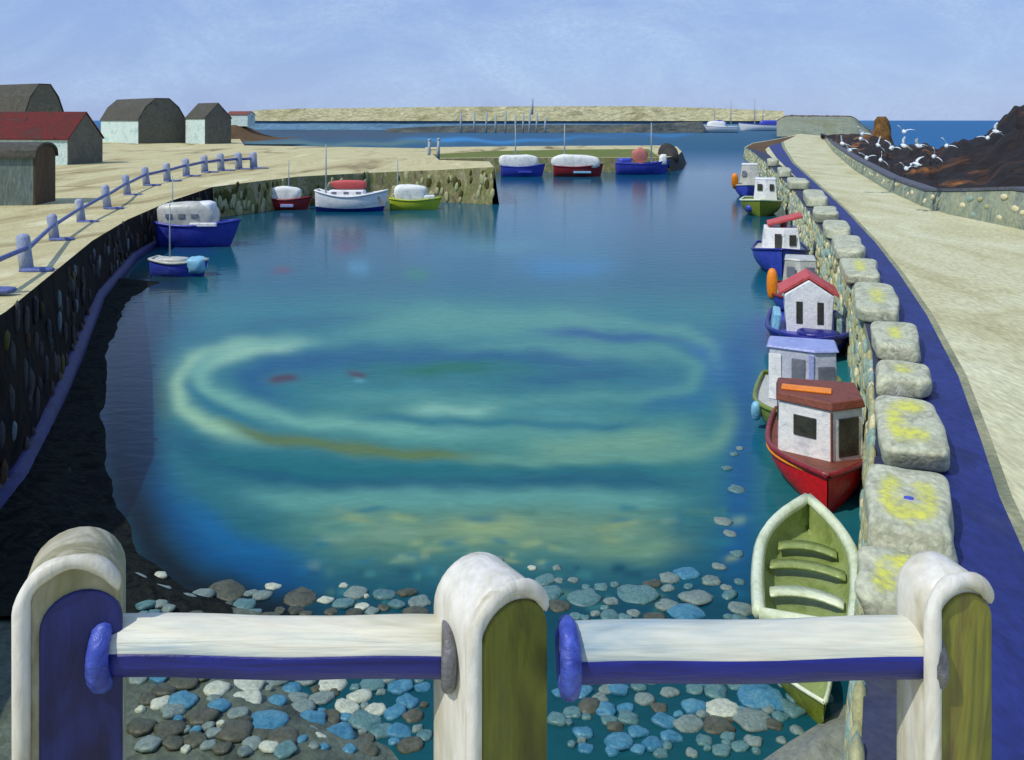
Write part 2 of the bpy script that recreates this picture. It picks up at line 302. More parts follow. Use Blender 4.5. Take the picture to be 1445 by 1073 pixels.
def make_water():
    qys = np.concatenate([[170.35, 170.7, 171.2], np.arange(172, 300, 1.6), np.arange(300, 900, 2.4), np.arange(900, 1120, 4), [1200, 1400, 1900]])
    qxs = np.concatenate([np.linspace(-3500, -150, 24), np.arange(-120, 1300, 4.5), np.arange(1300, 1600, 12), np.linspace(1650, 5000, 24)])
    QX, QYm = np.meshgrid(qxs, qys)
    D = EYE * K / (QYm - HY); X = (QX - CX) / K * D
    nr, nc = QX.shape
    verts = np.stack([X, D, np.zeros_like(X)], -1).reshape(-1, 3)
    idx = np.arange(nr * nc).reshape(nr, nc)
    faces = np.stack([idx[1:, :-1], idx[1:, 1:], idx[:-1, 1:], idx[:-1, :-1]], -1).reshape(-1, 4)
    me = bpy.data.meshes.new('water'); me.from_pydata(verts.tolist(), [], faces.tolist())
    # water colour: weed, sand and deep channel, with ripple light and reflections painted in
    keys_y = [170, 180, 200, 230, 270, 330, 400, 440, 480, 600, 700, 800, 860, 1100]
    keys_c = [S(40, 106, 160), S(50, 92, 120), S(36, 84, 112), S(20, 84, 124), S(14, 76, 108), S(14, 78, 104), S(20, 92, 114), S(46, 118, 130),
              S(40, 112, 130), S(46, 116, 130), S(42, 108, 122), S(16, 82, 108), S(12, 68, 90), S(24, 82, 96)]
    kc = np.array(keys_c)
    C = np.stack([np.interp(QYm, keys_y, kc[:, i]) for i in range(3)], -1)
    rng = np.random.default_rng(3)
    WOB = 2.0 * np.sin(QX / 37.0 + QYm / 19.0) + 1.5 * np.sin(QX / 13.0 - QYm / 11.0)
    def stroke(pts, w, colr, s, ky=1.35):
        nonlocal C
        if len(pts) == 2: (xa_, ya_), (xb_, yb_) = pts; pts = [(xa_ - (xb_ - xa_) * .15, ya_), (xa_, ya_), (xb_, yb_), (xb_ + (xb_ - xa_) * .15, yb_)]
        d, fd = seg_dist(QX, QYm + WOB, pts, ky)
        a = (min(.98, s * 1.3) * np.exp(-(d / (w * 1.15)) ** 2) * fd)[..., None]
        C = C * (1 - a) + np.array(S(*colr)) * a
    CREAM, SAGE, OCH, TEAL, DTEAL, BLUE, DK = (166, 190, 162), (116, 156, 146), (104, 116, 66), (28, 108, 134), (8, 84, 112), (6, 88, 146), (14, 22, 26)
    stroke([(560, 340), (720, 345), (900, 350)], 60, (44, 112, 146), .5)
    stroke([(720, 376), (800, 378), (880, 372)], 12, (18, 112, 164), .7)
    stroke([(640, 345), (760, 350)], 10, (84, 140, 150), .3)
    stroke([(560, 450), (640, 452), (720, 455), (860, 462)], 15, (104, 152, 146), .75)
    stroke([(430, 490), (520, 474), (700, 470), (960, 478)], 9, (92, 148, 148), .6)
    stroke([(400, 545), (640, 550), (980, 560)], 78, (52, 118, 128), .6)
    stroke([(520, 620), (800, 622), (1000, 620)], 30, (74, 132, 130), .5)
    stroke([(360, 755), (640, 760), (960, 755)], 46, (76, 124, 118), .6)
    stroke([(460, 456), (640, 452), (860, 458)], 20, (92, 146, 134), .5)
    stroke([(420, 592), (640, 602), (1000, 616)], 24, (92, 146, 134), .45)
    stroke([(400, 716), (700, 712), (960, 716)], 18, (98, 146, 136), .5)
    # the outer pair of pale ripple-light bands
    stroke([(420, 478), (330, 490), (270, 510), (248, 540), (256, 575), (290, 600), (380, 626)], 9, CREAM, .75)
    stroke([(236, 500), (222, 540), (224, 575), (242, 598)], 8, (96, 124, 90), .7)
    stroke([(270, 495), (234, 520), (228, 550)], 7, (88, 140, 140), .4)
    stroke([(300, 592), (380, 618), (480, 632), (600, 642), (700, 650)], 8, OCH, .75)
    # inner pale ripple-light band
    stroke([(470, 482), (360, 488), (300, 505), (280, 525), (290, 548), (340, 572), (420, 594), (560, 606), (700, 610)], 10, (122, 166, 156), .8)
    stroke([(440, 484), (330, 497), (288, 522)], 7, (170, 194, 170), .6)
    stroke([(262, 520), (266, 545), (300, 578), (380, 604)], 5, TEAL, .6)
    # dark eye
    stroke([(900, 505), (700, 505), (500, 508), (390, 515), (350, 530), (366, 552), (410, 575)], 15, (8, 86, 130), .85)
    stroke([(470, 520), (620, 522), (800, 520)], 12, (30, 110, 110), .6)
    stroke([(560, 524), (640, 520), (700, 518)], 7, (10, 104, 74), .6)
    stroke([(430, 560), (520, 556), (640, 552)], 9, (56, 126, 136), .6)
    stroke([(380, 538), (420, 536)], 5, (84, 48, 60), .75); stroke([(492, 527), (516, 528)], 4, (84, 52, 64), .7); stroke([(500, 536), (514, 536)], 3, (96, 150, 170), .6)  # dark red dabs are sail reflections painted into the water colour
    stroke([(560, 580), (660, 578), (720, 572)], 9, (146, 180, 168), .75)
    stroke([(720, 585), (860, 590)], 10, (70, 132, 142), .6)
    # right part of the swirl
    stroke([(720, 632), (860, 628), (1000, 622)], 20, (122, 154, 134), .85)
    stroke([(560, 600), (720, 606), (860, 606)], 14, (98, 148, 144), .6)
    stroke([(740, 468), (860, 474), (980, 480)], 7, (12, 84, 136), .75)
    stroke([(760, 490), (900, 500), (960, 510)], 10, (92, 140, 138), .6)
    stroke([(960, 480), (1010, 500), (1014, 530), (990, 548)], 16, (22, 92, 156), .75)
    stroke([(880, 560), (980, 560), (1030, 560)], 20, (22, 100, 142), .6)
    stroke([(1040, 420), (1050, 520), (1050, 600), (1040, 760), (1045, 850)], 24, (14, 84, 140), .7, 1)
    stroke([(1066, 440), (1090, 500)], 16, (56, 66, 150), .5, 1)
    stroke([(520, 462), (700, 452), (860, 454), (960, 466), (1006, 492), (1016, 530)], 8, (96, 146, 140), .6)
    stroke([(620, 655), (800, 650), (940, 646), (1010, 628), (1030, 596), (1024, 560)], 9, (112, 150, 134), .65)
    stroke([(620, 490), (800, 488), (930, 494), (985, 515), (975, 545), (900, 560), (740, 566), (560, 562), (440, 556)], 8, (88, 142, 140), .6)
    stroke([(700, 540), (840, 530), (940, 528)], 9, (16, 88, 124), .6)
    stroke([(480, 590), (640, 594), (800, 602), (940, 598)], 6, (24, 104, 128), .6)
    stroke([(300, 470), (420, 452), (560, 444)], 9, (34, 102, 124), .6)
    stroke([(330, 640), (460, 656), (640, 662), (860, 664), (1000, 660)], 7, (30, 110, 118), .6)
    # dark lower band
    stroke([(220, 605), (300, 650), (400, 674), (600, 684), (800, 682), (980, 684)], 15, DTEAL, .85)
    stroke([(260, 640), (420, 664), (700, 668)], 9, (20, 104, 116), .7)
    # lower sand bank
    stroke([(330, 700), (420, 706), (700, 702), (980, 706)], 13, (104, 152, 150), .7)
    stroke([(440, 742), (560, 752), (760, 746), (960, 752)], 24, (122, 142, 120), .9)
    stroke([(430, 746), (480, 750), (540, 745)], 10, (112, 148, 134), .6)
    stroke([(620, 740), (680, 748), (760, 742)], 12, (158, 164, 122), .6)
    stroke([(800, 780), (900, 778), (980, 766)], 12, (118, 142, 120), .8)
    for _ in range(70):
        x = rng.uniform(430, 1040); y = rng.uniform(715, 800); l = rng.uniform(8, 50)
        stroke([(x, y), (x + l, y + rng.uniform(-3, 3))], rng.uniform(3, 6), [(62, 116, 116), (156, 160, 118), (88, 124, 110), (132, 152, 136), (40, 108, 130)][rng.integers(5)], rng.uniform(.3, .6))
    for _ in range(60):
        x = rng.uniform(380, 1050); y = rng.uniform(800, 870); l = rng.uniform(6, 30)
        stroke([(x, y), (x + l, y + rng.uniform(-2, 2))], rng.uniform(3, 6), [(20, 110, 150), (70, 126, 130), (8, 64, 90), (90, 120, 100)][rng.integers(4)], rng.uniform(.3, .65))
    # deep blue rim round the left of the basin
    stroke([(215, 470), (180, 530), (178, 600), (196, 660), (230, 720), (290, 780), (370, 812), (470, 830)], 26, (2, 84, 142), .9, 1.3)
    stroke([(250, 700), (330, 770), (450, 796)], 12, (6, 96, 156), .6)
    stroke([(190, 480), (230, 465), (300, 450)], 20, (28, 88, 122), .5)
    # boat and sail reflections painted as patches, and the shadow-dark shallows under the left wall
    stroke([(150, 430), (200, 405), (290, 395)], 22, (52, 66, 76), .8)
    stroke([(330, 330), (340, 350)], 26, (56, 84, 90), .5)
    stroke([(476, 350), (502, 350)], 6, (80, 62, 92), .75); stroke([(386, 382), (410, 381)], 6, (92, 58, 78), .75)
    stroke([(572, 386), (604, 384)], 9, (20, 116, 92), .65); stroke([(490, 378), (520, 378)], 10, (70, 140, 178), .5)
    stroke([(240, 352), (300, 350)], 12, (54, 66, 150), .5)
    # far basin: dark lanes with a bright line of ruffled water
    stroke([(330, 190), (500, 188), (640, 186)], 9, (56, 76, 92), .8); stroke([(560, 199), (760, 197), (980, 188)], 2.2, (52, 134, 196), .9)
    stroke([(620, 193), (800, 193), (980, 192)], 4, (36, 84, 120), .7); stroke([(340, 203), (600, 203)], 3, (90, 118, 112), .6)
    # murky weed along the bank, widened as painted shade to soften the wall's shadow edge
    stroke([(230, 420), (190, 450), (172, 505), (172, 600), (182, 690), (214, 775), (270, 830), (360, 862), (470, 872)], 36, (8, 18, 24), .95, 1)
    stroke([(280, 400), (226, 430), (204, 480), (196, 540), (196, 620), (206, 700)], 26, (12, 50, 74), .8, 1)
    near = np.clip((QYm - 190) / 60, 0, 1)[..., None]
    C = C * (1 - near + near * np.array([.66, .88, .75]))
    far = np.clip((QX - 1235) / 15, 0, 1) * np.clip((230 - QYm) / 10, 0, 1)
    C = C * (1 - far[..., None]) + np.array(S(22, 92, 142)) * far[..., None]
    ca = me.color_attributes.new('water_tint', 'FLOAT_COLOR', 'POINT')
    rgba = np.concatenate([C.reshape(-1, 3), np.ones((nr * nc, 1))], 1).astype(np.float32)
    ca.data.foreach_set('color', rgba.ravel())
    chop = np.clip((D - 150) / 120, 0, 1).ravel().astype(np.float32)
    me.attributes.new('chop', 'FLOAT', 'POINT').data.foreach_set('value', chop)
    m = bpy.data.materials.new('water'); m.use_nodes = True; nt = m.node_tree; N = nt.nodes; L = nt.links
    b = N['Principled BSDF']; b.inputs['Roughness'].default_value = .12; b.inputs['IOR'].default_value = 1.33; b.inputs['Specular IOR Level'].default_value = .13
    at = N.new('ShaderNodeAttribute'); at.attribute_name = 'water_tint'
    t = N.new('ShaderNodeTexCoord')
    mp = N.new('ShaderNodeMapping'); mp.inputs['Scale'].default_value = (.9, 2.4, 1)
    L.new(t.outputs['Object'], mp.inputs[0])
    g = N.new('ShaderNodeTexNoise'); g.inputs['Scale'].default_value = 1.4; g.inputs['Detail'].default_value = 6; g.inputs['Roughness'].default_value = .65; g.inputs['Distortion'].default_value = 1
    L.new(mp.outputs[0], g.inputs['Vector'])
    gr = N.new('ShaderNodeMapRange'); gr.inputs[1].default_value = .3; gr.inputs[2].default_value = .7; gr.inputs[3].default_value = .88; gr.inputs[4].default_value = 1.12
    L.new(g.outputs['Fac'], gr.inputs[0])
    mx = N.new('ShaderNodeMix'); mx.data_type = 'RGBA'; mx.blend_type = 'MULTIPLY'; mx.inputs[0].default_value = 1
    L.new(at.outputs['Color'], mx.inputs[6]); L.new(gr.outputs[0], mx.inputs[7]); L.new(mx.outputs[2], b.inputs['Base Color'])
    w = N.new('ShaderNodeTexNoise'); w.inputs['Scale'].default_value = 1.1; w.inputs['Detail'].default_value = 4; w.inputs['Distortion'].default_value = .6
    mp2 = N.new('ShaderNodeMapping'); mp2.inputs['Scale'].default_value = (.8, 1.6, 1); L.new(t.outputs['Object'], mp2.inputs[0]); L.new(mp2.outputs[0], w.inputs['Vector'])
    bu = N.new('ShaderNodeBump'); bu.inputs['Distance'].default_value = .12
    ch = N.new('ShaderNodeAttribute'); ch.attribute_name = 'chop'; cm = N.new('ShaderNodeMapRange'); cm.inputs[3].default_value = .14; cm.inputs[4].default_value = .9; L.new(ch.outputs['Fac'], cm.inputs[0]); L.new(cm.outputs[0], bu.inputs['Strength'])
    cr_ = N.new('ShaderNodeMapRange'); cr_.inputs[3].default_value = .13; cr_.inputs[4].default_value = .5; L.new(ch.outputs['Fac'], cr_.inputs[0]); L.new(cr_.outputs[0], b.inputs['Roughness'])
    L.new(w.outputs['Fac'], bu.inputs['Height']); L.new(bu.outputs[0], b.inputs['Normal'])
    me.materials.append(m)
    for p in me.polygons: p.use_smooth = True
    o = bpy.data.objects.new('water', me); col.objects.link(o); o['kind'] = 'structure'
make_water()

# ------------------------------------------------------------------ shore: dark bank under the left wall, shingle under the railing, ramp on the right
def make_bank(name, xs, ys, hf, mat):
    mb = MB(); idx = {}
    vs = []; fs = []
    for j, y in enumerate(ys):
        for i, x in enumerate(xs):
            p = P(x, y, 0); h = hf(x, y) + .045 * mn.noise(Vector((p.x * .9, p.y * .5, 2))) + .03 * mn.noise(Vector((p.x * 3, p.y * 2, 5))) * (.2 + .8 * max(0, min(1, hf(x, y) * 6)))
            vs.append((p.x, p.y, max(h, -.35)))
    n = len(xs)
    for j in range(len(ys) - 1):
        for i in range(n - 1): fs.append(((j + 1) * n + i, (j + 1) * n + i + 1, j * n + i + 1, j * n + i))
    mb.add(vs, fs); o = mb.build(name, mat, smooth=True); o['kind'] = 'structure'; return o
bx_y = [380, 405, 430, 500, 620, 700, 780, 830, 850, 870]
bx_x = [262, 215, 182, 154, 152, 166, 202, 270, 320, 370]
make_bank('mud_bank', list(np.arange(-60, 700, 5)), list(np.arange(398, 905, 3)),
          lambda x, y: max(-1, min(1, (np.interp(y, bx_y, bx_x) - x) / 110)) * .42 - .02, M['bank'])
sx_y = [860, 880, 930, 960, 1000, 1055, 1300, 2000]
sx_x = [500, 420, 395, 400, 440, 540, 700, 900]
make_bank('shingle_beach', list(np.arange(-200, 1000, 12)), list(np.arange(870, 1500, 8)),
          lambda x, y: max(-1, min(1, (np.interp(y, sx_y, sx_x) - x) / 120)) * .30 - .16 * max(0, (900 - y) / 30), M['shingle'])
rx_y = [900, 940, 1000, 1055, 1200, 1400]
rx_x = [1300, 1235, 1180, 1095, 900, 600]
make_bank('slipway', list(np.arange(560, 1560, 10)), list(np.arange(905, 1500, 8)),
          lambda x, y: max(-1, min(1, (x - np.interp(y, rx_y, rx_x)) / 110)) * .45 - .02, M['ramp'])

# ------------------------------------------------------------------ left quay ground and wall, middle piers
EDGE = [(-300, 760), (-60, 480), (8, 440), (75, 385), (130, 340), (180, 310), (240, 284), (300, 264), (360, 256.5), (420, 249.5), (520, 244), (620, 240), (697, 236)]
E = [PL(*p) for p in EDGE]
E[0] = Vector((-8.6, 3.4, 4.4)); E[11] = P(620, 240, 3.5); E[12] = P(697, 236, 4.0)
mb = MB()
for i in range(7):
    a, b = E[i], E[i + 1]
    n = 10
    for k in range(n):
        a0 = a.lerp(Vector((-160, a.y, a.z)), (k / n) ** 2); a1 = a.lerp(Vector((-160, a.y, a.z)), ((k + 1) / n) ** 2)
        b0 = b.lerp(Vector((-160, b.y, b.z)), (k / n) ** 2); b1 = b.lerp(Vector((-160, b.y, b.z)), ((k + 1) / n) ** 2)
        mb.add([a0, b0, b1, a1], [(0, 1, 2, 3)])
g = mb.build('quay_ground', M['sand']); g['kind'] = 'structure'
GZ = 3.1
back = [P(690, 228, 4), P(620, 226, 3.5), P(600, 209.5, GZ), P(480, 207.5, GZ), P(345, 205.5, GZ), P(338, 196, GZ), P(335, 189, GZ), P(60, 187, GZ), Vector((-260, 430, GZ)), Vector((-160, E[7].y, GZ))]
sheet('sand_flat', E[7:] + back, M['sand'])

def wall_mesh(name, line, mat, zb=-.6, batter=.35, sub=1):
    """a battered wall face under a polyline of top edge points"""
    mb = MB(); pts = []
    for a, b in zip(line[:-1], line[1:]):
        n = max(1, int((b - a).length / 3))
        for k in range(n): pts.append(a.lerp(b, k / n))
    pts.append(line[-1]); rows = 5; vs = []
    for i, p in enumerate(pts):
        t = (pts[min(i + 1, len(pts) - 1)] - pts[max(0, i - 1)]); t.z = 0; t.normalize(); nrm = Vector((t.y, -t.x, 0))
        for r in range(rows + 1):
            f = r / rows; q = p.lerp(Vector((p.x, p.y, zb)), f) + nrm * batter * f
            if 0 < r: q += nrm * .12 * mn.noise(q * .9)
            vs.append(q)
    fs = []
    n = rows + 1
    for i in range(len(pts) - 1):
        for r in range(rows): fs.append((i * n + r, i * n + r + 1, (i + 1) * n + r + 1, (i + 1) * n + r))
    mb.add(vs, fs)
    return mb, pts

def stones_on(mb, line, count, size, mis, zlo, zhi, batter, lean=0, seed=1, zb=-.6, near_bias=1.0, weights=None):
    rnd = random.Random(seed)
    L = [0]
    for a, b in zip(line[:-1], line[1:]): L.append(L[-1] + (b - a).length)
    for c in range(count):
        s = L[-1] * rnd.random() ** near_bias
        i = max(k for k in range(len(L) - 1) if L[k] <= s); a, b = line[i], line[i + 1]
        f = (s - L[i]) / (L[i + 1] - L[i]); p = a.lerp(b, f); t = (b - a); t.z = 0; t.normalize(); nrm = Vector((t.y, -t.x, 0))
        v = rnd.uniform(zlo, zhi); q = p.lerp(Vector((p.x, p.y, zb)), v) + nrm * (batter * v + .02)
        sc = rnd.uniform(.7, 1.35) * size
        mi = rnd.choices(mis, weights)[0] if weights else rnd.choice(mis)
        ang = lean + rnd.uniform(-.25, .25)
        up = Vector((0, 0, 1)); ax1 = t * math.cos(ang) + up * math.sin(ang); ax2 = -t * math.sin(ang) + up * math.cos(ang)
        rr = []
        for a_ in range(5):
            th = math.pi * a_ / 4; ring = []
            for k in range(8):
                ph = 2 * math.pi * k / 8
                ring.append(q + ax1 * (math.cos(ph) * math.sin(th) * sc * .5) + ax2 * (math.sin(ph) * math.sin(th) * sc * .24) - nrm * (math.cos(th) * .09))
            rr.append(ring)
        mb.loft(rr, mi)

qw = thing('quay_wall', 'dark weathered quay wall on the left below the path with pale posts', 'wall', E[2])
mb, pts = wall_mesh('w', E[:8], 0)
stones_on(mb, E[1:8], 190, .75, [1, 2, 3, 4], .06, .92, .35, lean=R(80), seed=3, weights=[6, 1.1, .7, .8])
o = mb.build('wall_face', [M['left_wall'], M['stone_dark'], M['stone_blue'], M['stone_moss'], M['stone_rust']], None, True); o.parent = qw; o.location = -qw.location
mb = MB()
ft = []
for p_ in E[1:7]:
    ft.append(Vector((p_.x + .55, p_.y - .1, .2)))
mb.loft([[p_ + Vector((-.5, 0, -.3)), p_ + Vector((.2, 0, -.3)), p_ + Vector((.02, 0, .06 + hh)), p_ + Vector((-.5, 0, .16 + hh))] for p_, hh in zip(ft, (.3, .28, .26, .2, .1, .03))]); o = mb.build('base_shadow', M['blue_edge'], None, True); o.parent = qw; o.location = -qw.location  # solid blue strip added for the shadow line at the wall's base

pier = thing('pier', 'sand-topped stone pier from the left quay, three boats moored before it', 'pier', E[-1])
mb, pts = wall_mesh('w', E[7:], 0)
stones_on(mb, E[7:], 120, 1.1, [1, 2], .1, .8, .35, lean=R(85), seed=9)
o = mb.build('wall_face', [M['pier_wall'], M['stone_moss'], M['cobble_olive']], None, True); o.parent = pier; o.location = -pier.location
mb, pts = wall_mesh('w', [E[-1], P(690, 228, 4), P(620, 226, 3.5)], 0, batter=.6)
o = mb.build('end_wall', M['pier_dark'], None, True); o.parent = pier; o.location = -pier.location

Z2 = 2.5
gp = thing('grassy_pier', 'low grass-topped pier behind the sandy pier, ending in a dark rounded head', 'pier', P(940, 232, Z2))
F2 = [P(600, 224, Z2), P(700, 223, Z2), P(820, 222.5, Z2), P(940, 222.5, Z2), P(957, 219.5, Z2), P(962, 214, Z2), P(955, 207, Z2)]
B2 = [P(940, 205.5, Z2), P(800, 206, Z2), P(690, 207, Z2), P(600, 208, Z2)]
o = sheet('deck', F2 + B2, M['sand'], gp); o.location = -gp.location
gg = [P(610, 223.0, Z2 + .02), P(700, 222.2, Z2 + .02), P(820, 221.8, Z2 + .02), P(930, 221.8, Z2 + .02), P(915, 210.6, Z2 + .02), P(800, 211.2, Z2 + .02), P(690, 213.4, Z2 + .02), P(610, 218, Z2 + .02)]
mb = MB(); 
for i in range(len(gg)): gg[i].z = Z2 + .02
o = sheet('grass_strip', gg, M['grass'], gp); o.location = -gp.location
mb, pts = wall_mesh('w', F2[:4], 0, batter=.4); o = mb.build('wall_face', M['pier_wall'], None, True); o.parent = gp; o.location = -gp.location
mb, pts = wall_mesh('w', F2[3:], 0, batter=1.2); o = mb.build('pier_head', M['pier_dark'], None, True); o.parent = gp; o.location = -gp.location
mb = MB()
hp = P(951, 221, Z2)
mb.blob((hp.x, hp.y + 6, Z2), (3.2, 12, 4.6), seg=14, rings=8, jit=.5); o = mb.build('head_stone', M['pier_dark'], None, True); o.parent = gp; o.location = -gp.location

# ------------------------------------------------------------------ outer breakwaters
def breakwater(name, label, xa, xb, d0, d1, z0, bands, depth):
    t = thing(name, label, 'breakwater', ((xa + xb - 2 * CX) / 2 / K * d0, d0, 0))
    for (pn, za, zb, mat, off) in bands:
        mb = MB(); n = 60; front = []; 
        vs = []
        for i in range(n + 1):
            f = i / n; d = d0 + (d1 - d0) * f; x = ((xa + (xb - xa) * f) - CX) / K * d
            j = .5 * mn.noise(Vector((x * .05, d * .05, za)))
            zt = zb(xa + (xb - xa) * f, d) if callable(zb) else zb
            vs += [(x, d - off + j, za), (x, d + j * .5, zt), (x, d + depth, zt), (x, d + depth, za)]
        fs = []
        for i in range(n):
            a, b = i * 4, i * 4 + 4
            fs += [(a, b, b + 1, a + 1), (a + 1, b + 1, b + 2, a + 2), (a + 2, b + 2, b + 3, a + 3)]
        fs += [(0, 1, 2, 3), tuple(n * 4 + k for k in (3, 2, 1, 0))]
        mb.add(vs, fs); o = mb.build(pn, mat); o.parent = t; o.location = -t.location
    return t
topy = lambda x: np.interp(x, [330, 370, 420, 520, 620, 800, 900, 1000, 1105], [160, 155, 153.5, 152.5, 151, 150, 150, 152.5, 157])
breakwater('breakwater', 'long cream breakwater lying all along the horizon behind the piers', 330, 1106, 860, 760, 0,
           [('upper_wall', 8.4, lambda x, d: EYE + (170 - topy(x)) * d / K, M['mole_cream'], 3), ('water_band', -1, 8.4, M['mole_water'], 5)], 30)  # blue lower band added to read as water in front of the wall
breakwater('mole', 'low dark mole in front of the long cream breakwater', 545, 992, 650, 640, 0,
           [('wall', -1, lambda x, d: EYE - (np.interp(x, [545, 620, 700, 900, 992], [182, 178, 177, 176, 172]) - 170) * d / K, M['mole_dark'], 3)], 14)

# ------------------------------------------------------------------ right quay
ZR = 2.5
RE = [Vector((3.2, 3.4, ZR)), P(1214, 1080, ZR), P(1228, 770, ZR), P(1236, 600, ZR), P(1231, 500, ZR), P(1211, 420, ZR), P(1180, 356, ZR), P(1149, 310, ZR), P(1120, 270, ZR), P(1090, 238, ZR), P(1064, 216, ZR), P(1051, 208, ZR),
      P(1062, 202, ZR), P(1090, 197.5, ZR), P(1112, 193, ZR), P(1128, 189, ZR)]
SW = [Vector((60, 3.4, ZR)), P(1560, 350, ZR), P(1422, 320, ZR), P(1340, 303, ZR), P(1300, 291, ZR), P(1250, 268, ZR), P(1205, 240, ZR), P(1176, 215, ZR), P(1164, 199, ZR), P(1160, 192, ZR)]
sheet('path', RE + SW[::-1], M['path'])
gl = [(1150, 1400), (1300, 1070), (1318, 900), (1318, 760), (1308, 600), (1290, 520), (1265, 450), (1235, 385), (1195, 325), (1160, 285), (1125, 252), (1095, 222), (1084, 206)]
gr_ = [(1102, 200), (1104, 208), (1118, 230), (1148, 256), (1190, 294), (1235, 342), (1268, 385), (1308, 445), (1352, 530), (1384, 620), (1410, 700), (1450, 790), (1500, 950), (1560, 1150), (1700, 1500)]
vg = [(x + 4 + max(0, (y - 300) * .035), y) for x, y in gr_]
sheet('shadow_fringe', [P(x, y, ZR + .004) for x, y in gl + vg], M['shadow_fringe'])  # grey-olive outer edge of the cope stones' painted shadow
sheet('cope_shadow', [P(x, y, ZR + .008) + Vector((0, 0, 0)) for x, y in gl + gr_], M['cope_shadow'])  # navy sheet that paints the cope stones' blue shadow onto the path
sheet('bank', [P(x, y, ZR + .012) for x, y in ((1052, 208.5), (1062, 202.6), (1090, 198), (1112, 193.6), (1124, 191.2), (1112, 197), (1100, 202), (1086, 206), (1080, 211), (1083, 217), (1066, 215.5))], M['brown_earth'])
rq = thing('quay_wall', 'grey-green cobbled quay wall on the right, under the big pale cope stones', 'wall', RE[3])
LINE = RE[1:12]
mb, pts = wall_mesh('w', RE[::-1], 0, batter=.3)
LR = RE[:12][::-1]
stones_on(mb, LR, 900, .62, [1, 2, 3], .04, .85, .3, lean=R(-58), seed=5, near_bias=.75 and 1.0, weights=[3, 4, 1.4])
NEAR = RE[1:9][::-1]
stones_on(mb, NEAR, 520, .55, [1, 2, 3], .03, .8, .3, lean=R(-58), seed=6, weights=[3, 4, 1.4])
o = mb.build('wall_face', [M['cobble_base'], M['cobble_teal'], M['cobble_olive'], M['cobble_cream']], None, True); o.parent = rq; o.location = -rq.location
top_in = [P(1300, 1070, ZR), P(1316, 900, ZR), P(1318, 760, ZR), P(1306, 600, ZR), P(1284, 500, ZR), P(1250, 420, ZR), P(1212, 356, ZR), P(1174, 305, ZR), P(1138, 267, ZR), P(1104, 236, ZR), P(1082, 216, ZR)]
o = sheet('wall_top', [p + Vector((0, 0, .013)) for p in LINE[:11] + top_in[::-1]], M['joint'], rq); o.location = -rq.location

# cope stones: (px, py of the top's middle, px wide, px high, lichen, label)
COPE = [
    (1270, 812, 96, 100, 'el', 'large cope stone with a yellow lichen band, half behind the right post'),
    (1282, 703, 100, 112, 'u', 'biggest cope stone with a yellow lichen U and a small blue dab'),
    (1284, 596, 78, 92, 'c', 'tall cope stone with broad yellow lichen along its left side'),
    (1275, 523, 60, 46, 'dot', 'squat grey-green cope stone with a faint yellow middle, beside the grey cabin boat'),
    (1263, 470, 54, 48, 'dot', 'pale cope stone with a bright yellow square middle, level with the navy hull'),
    (1237, 417, 52, 48, 'dot', 'pale cope stone with an upright yellow patch, level with the red gabled wheelhouse'),
    (1213, 375, 42, 36, 'dot', 'smallest of the yellow-patched cope stones, farthest of them along the wall'),
    (1196, 342, 36, 32, None, 'plain grey cope stone, nearest of those without yellow lichen'),
    (1180, 316, 32, 24, None, 'plain pale cope stone, second beyond the yellow-patched ones, level with the blue boat'),
    (1165, 296, 30, 20, None, 'plain rounded cope stone right of the red roof of the blue boat'),
    (1150, 273, 26, 20, None, 'plain cope stone on the wall right of the green hulled boat'),
    (1126, 253, 24, 15, None, 'small whitish cope stone above the green hulled boat'),
    (1107, 238, 16, 12, None, 'tiny rounded cope stone near the far end of the wall'),
    (1090, 225, 14, 9, None, 'farthest tiny cope stone at the bend of the wall'),
]
LM = M['lichen']; 
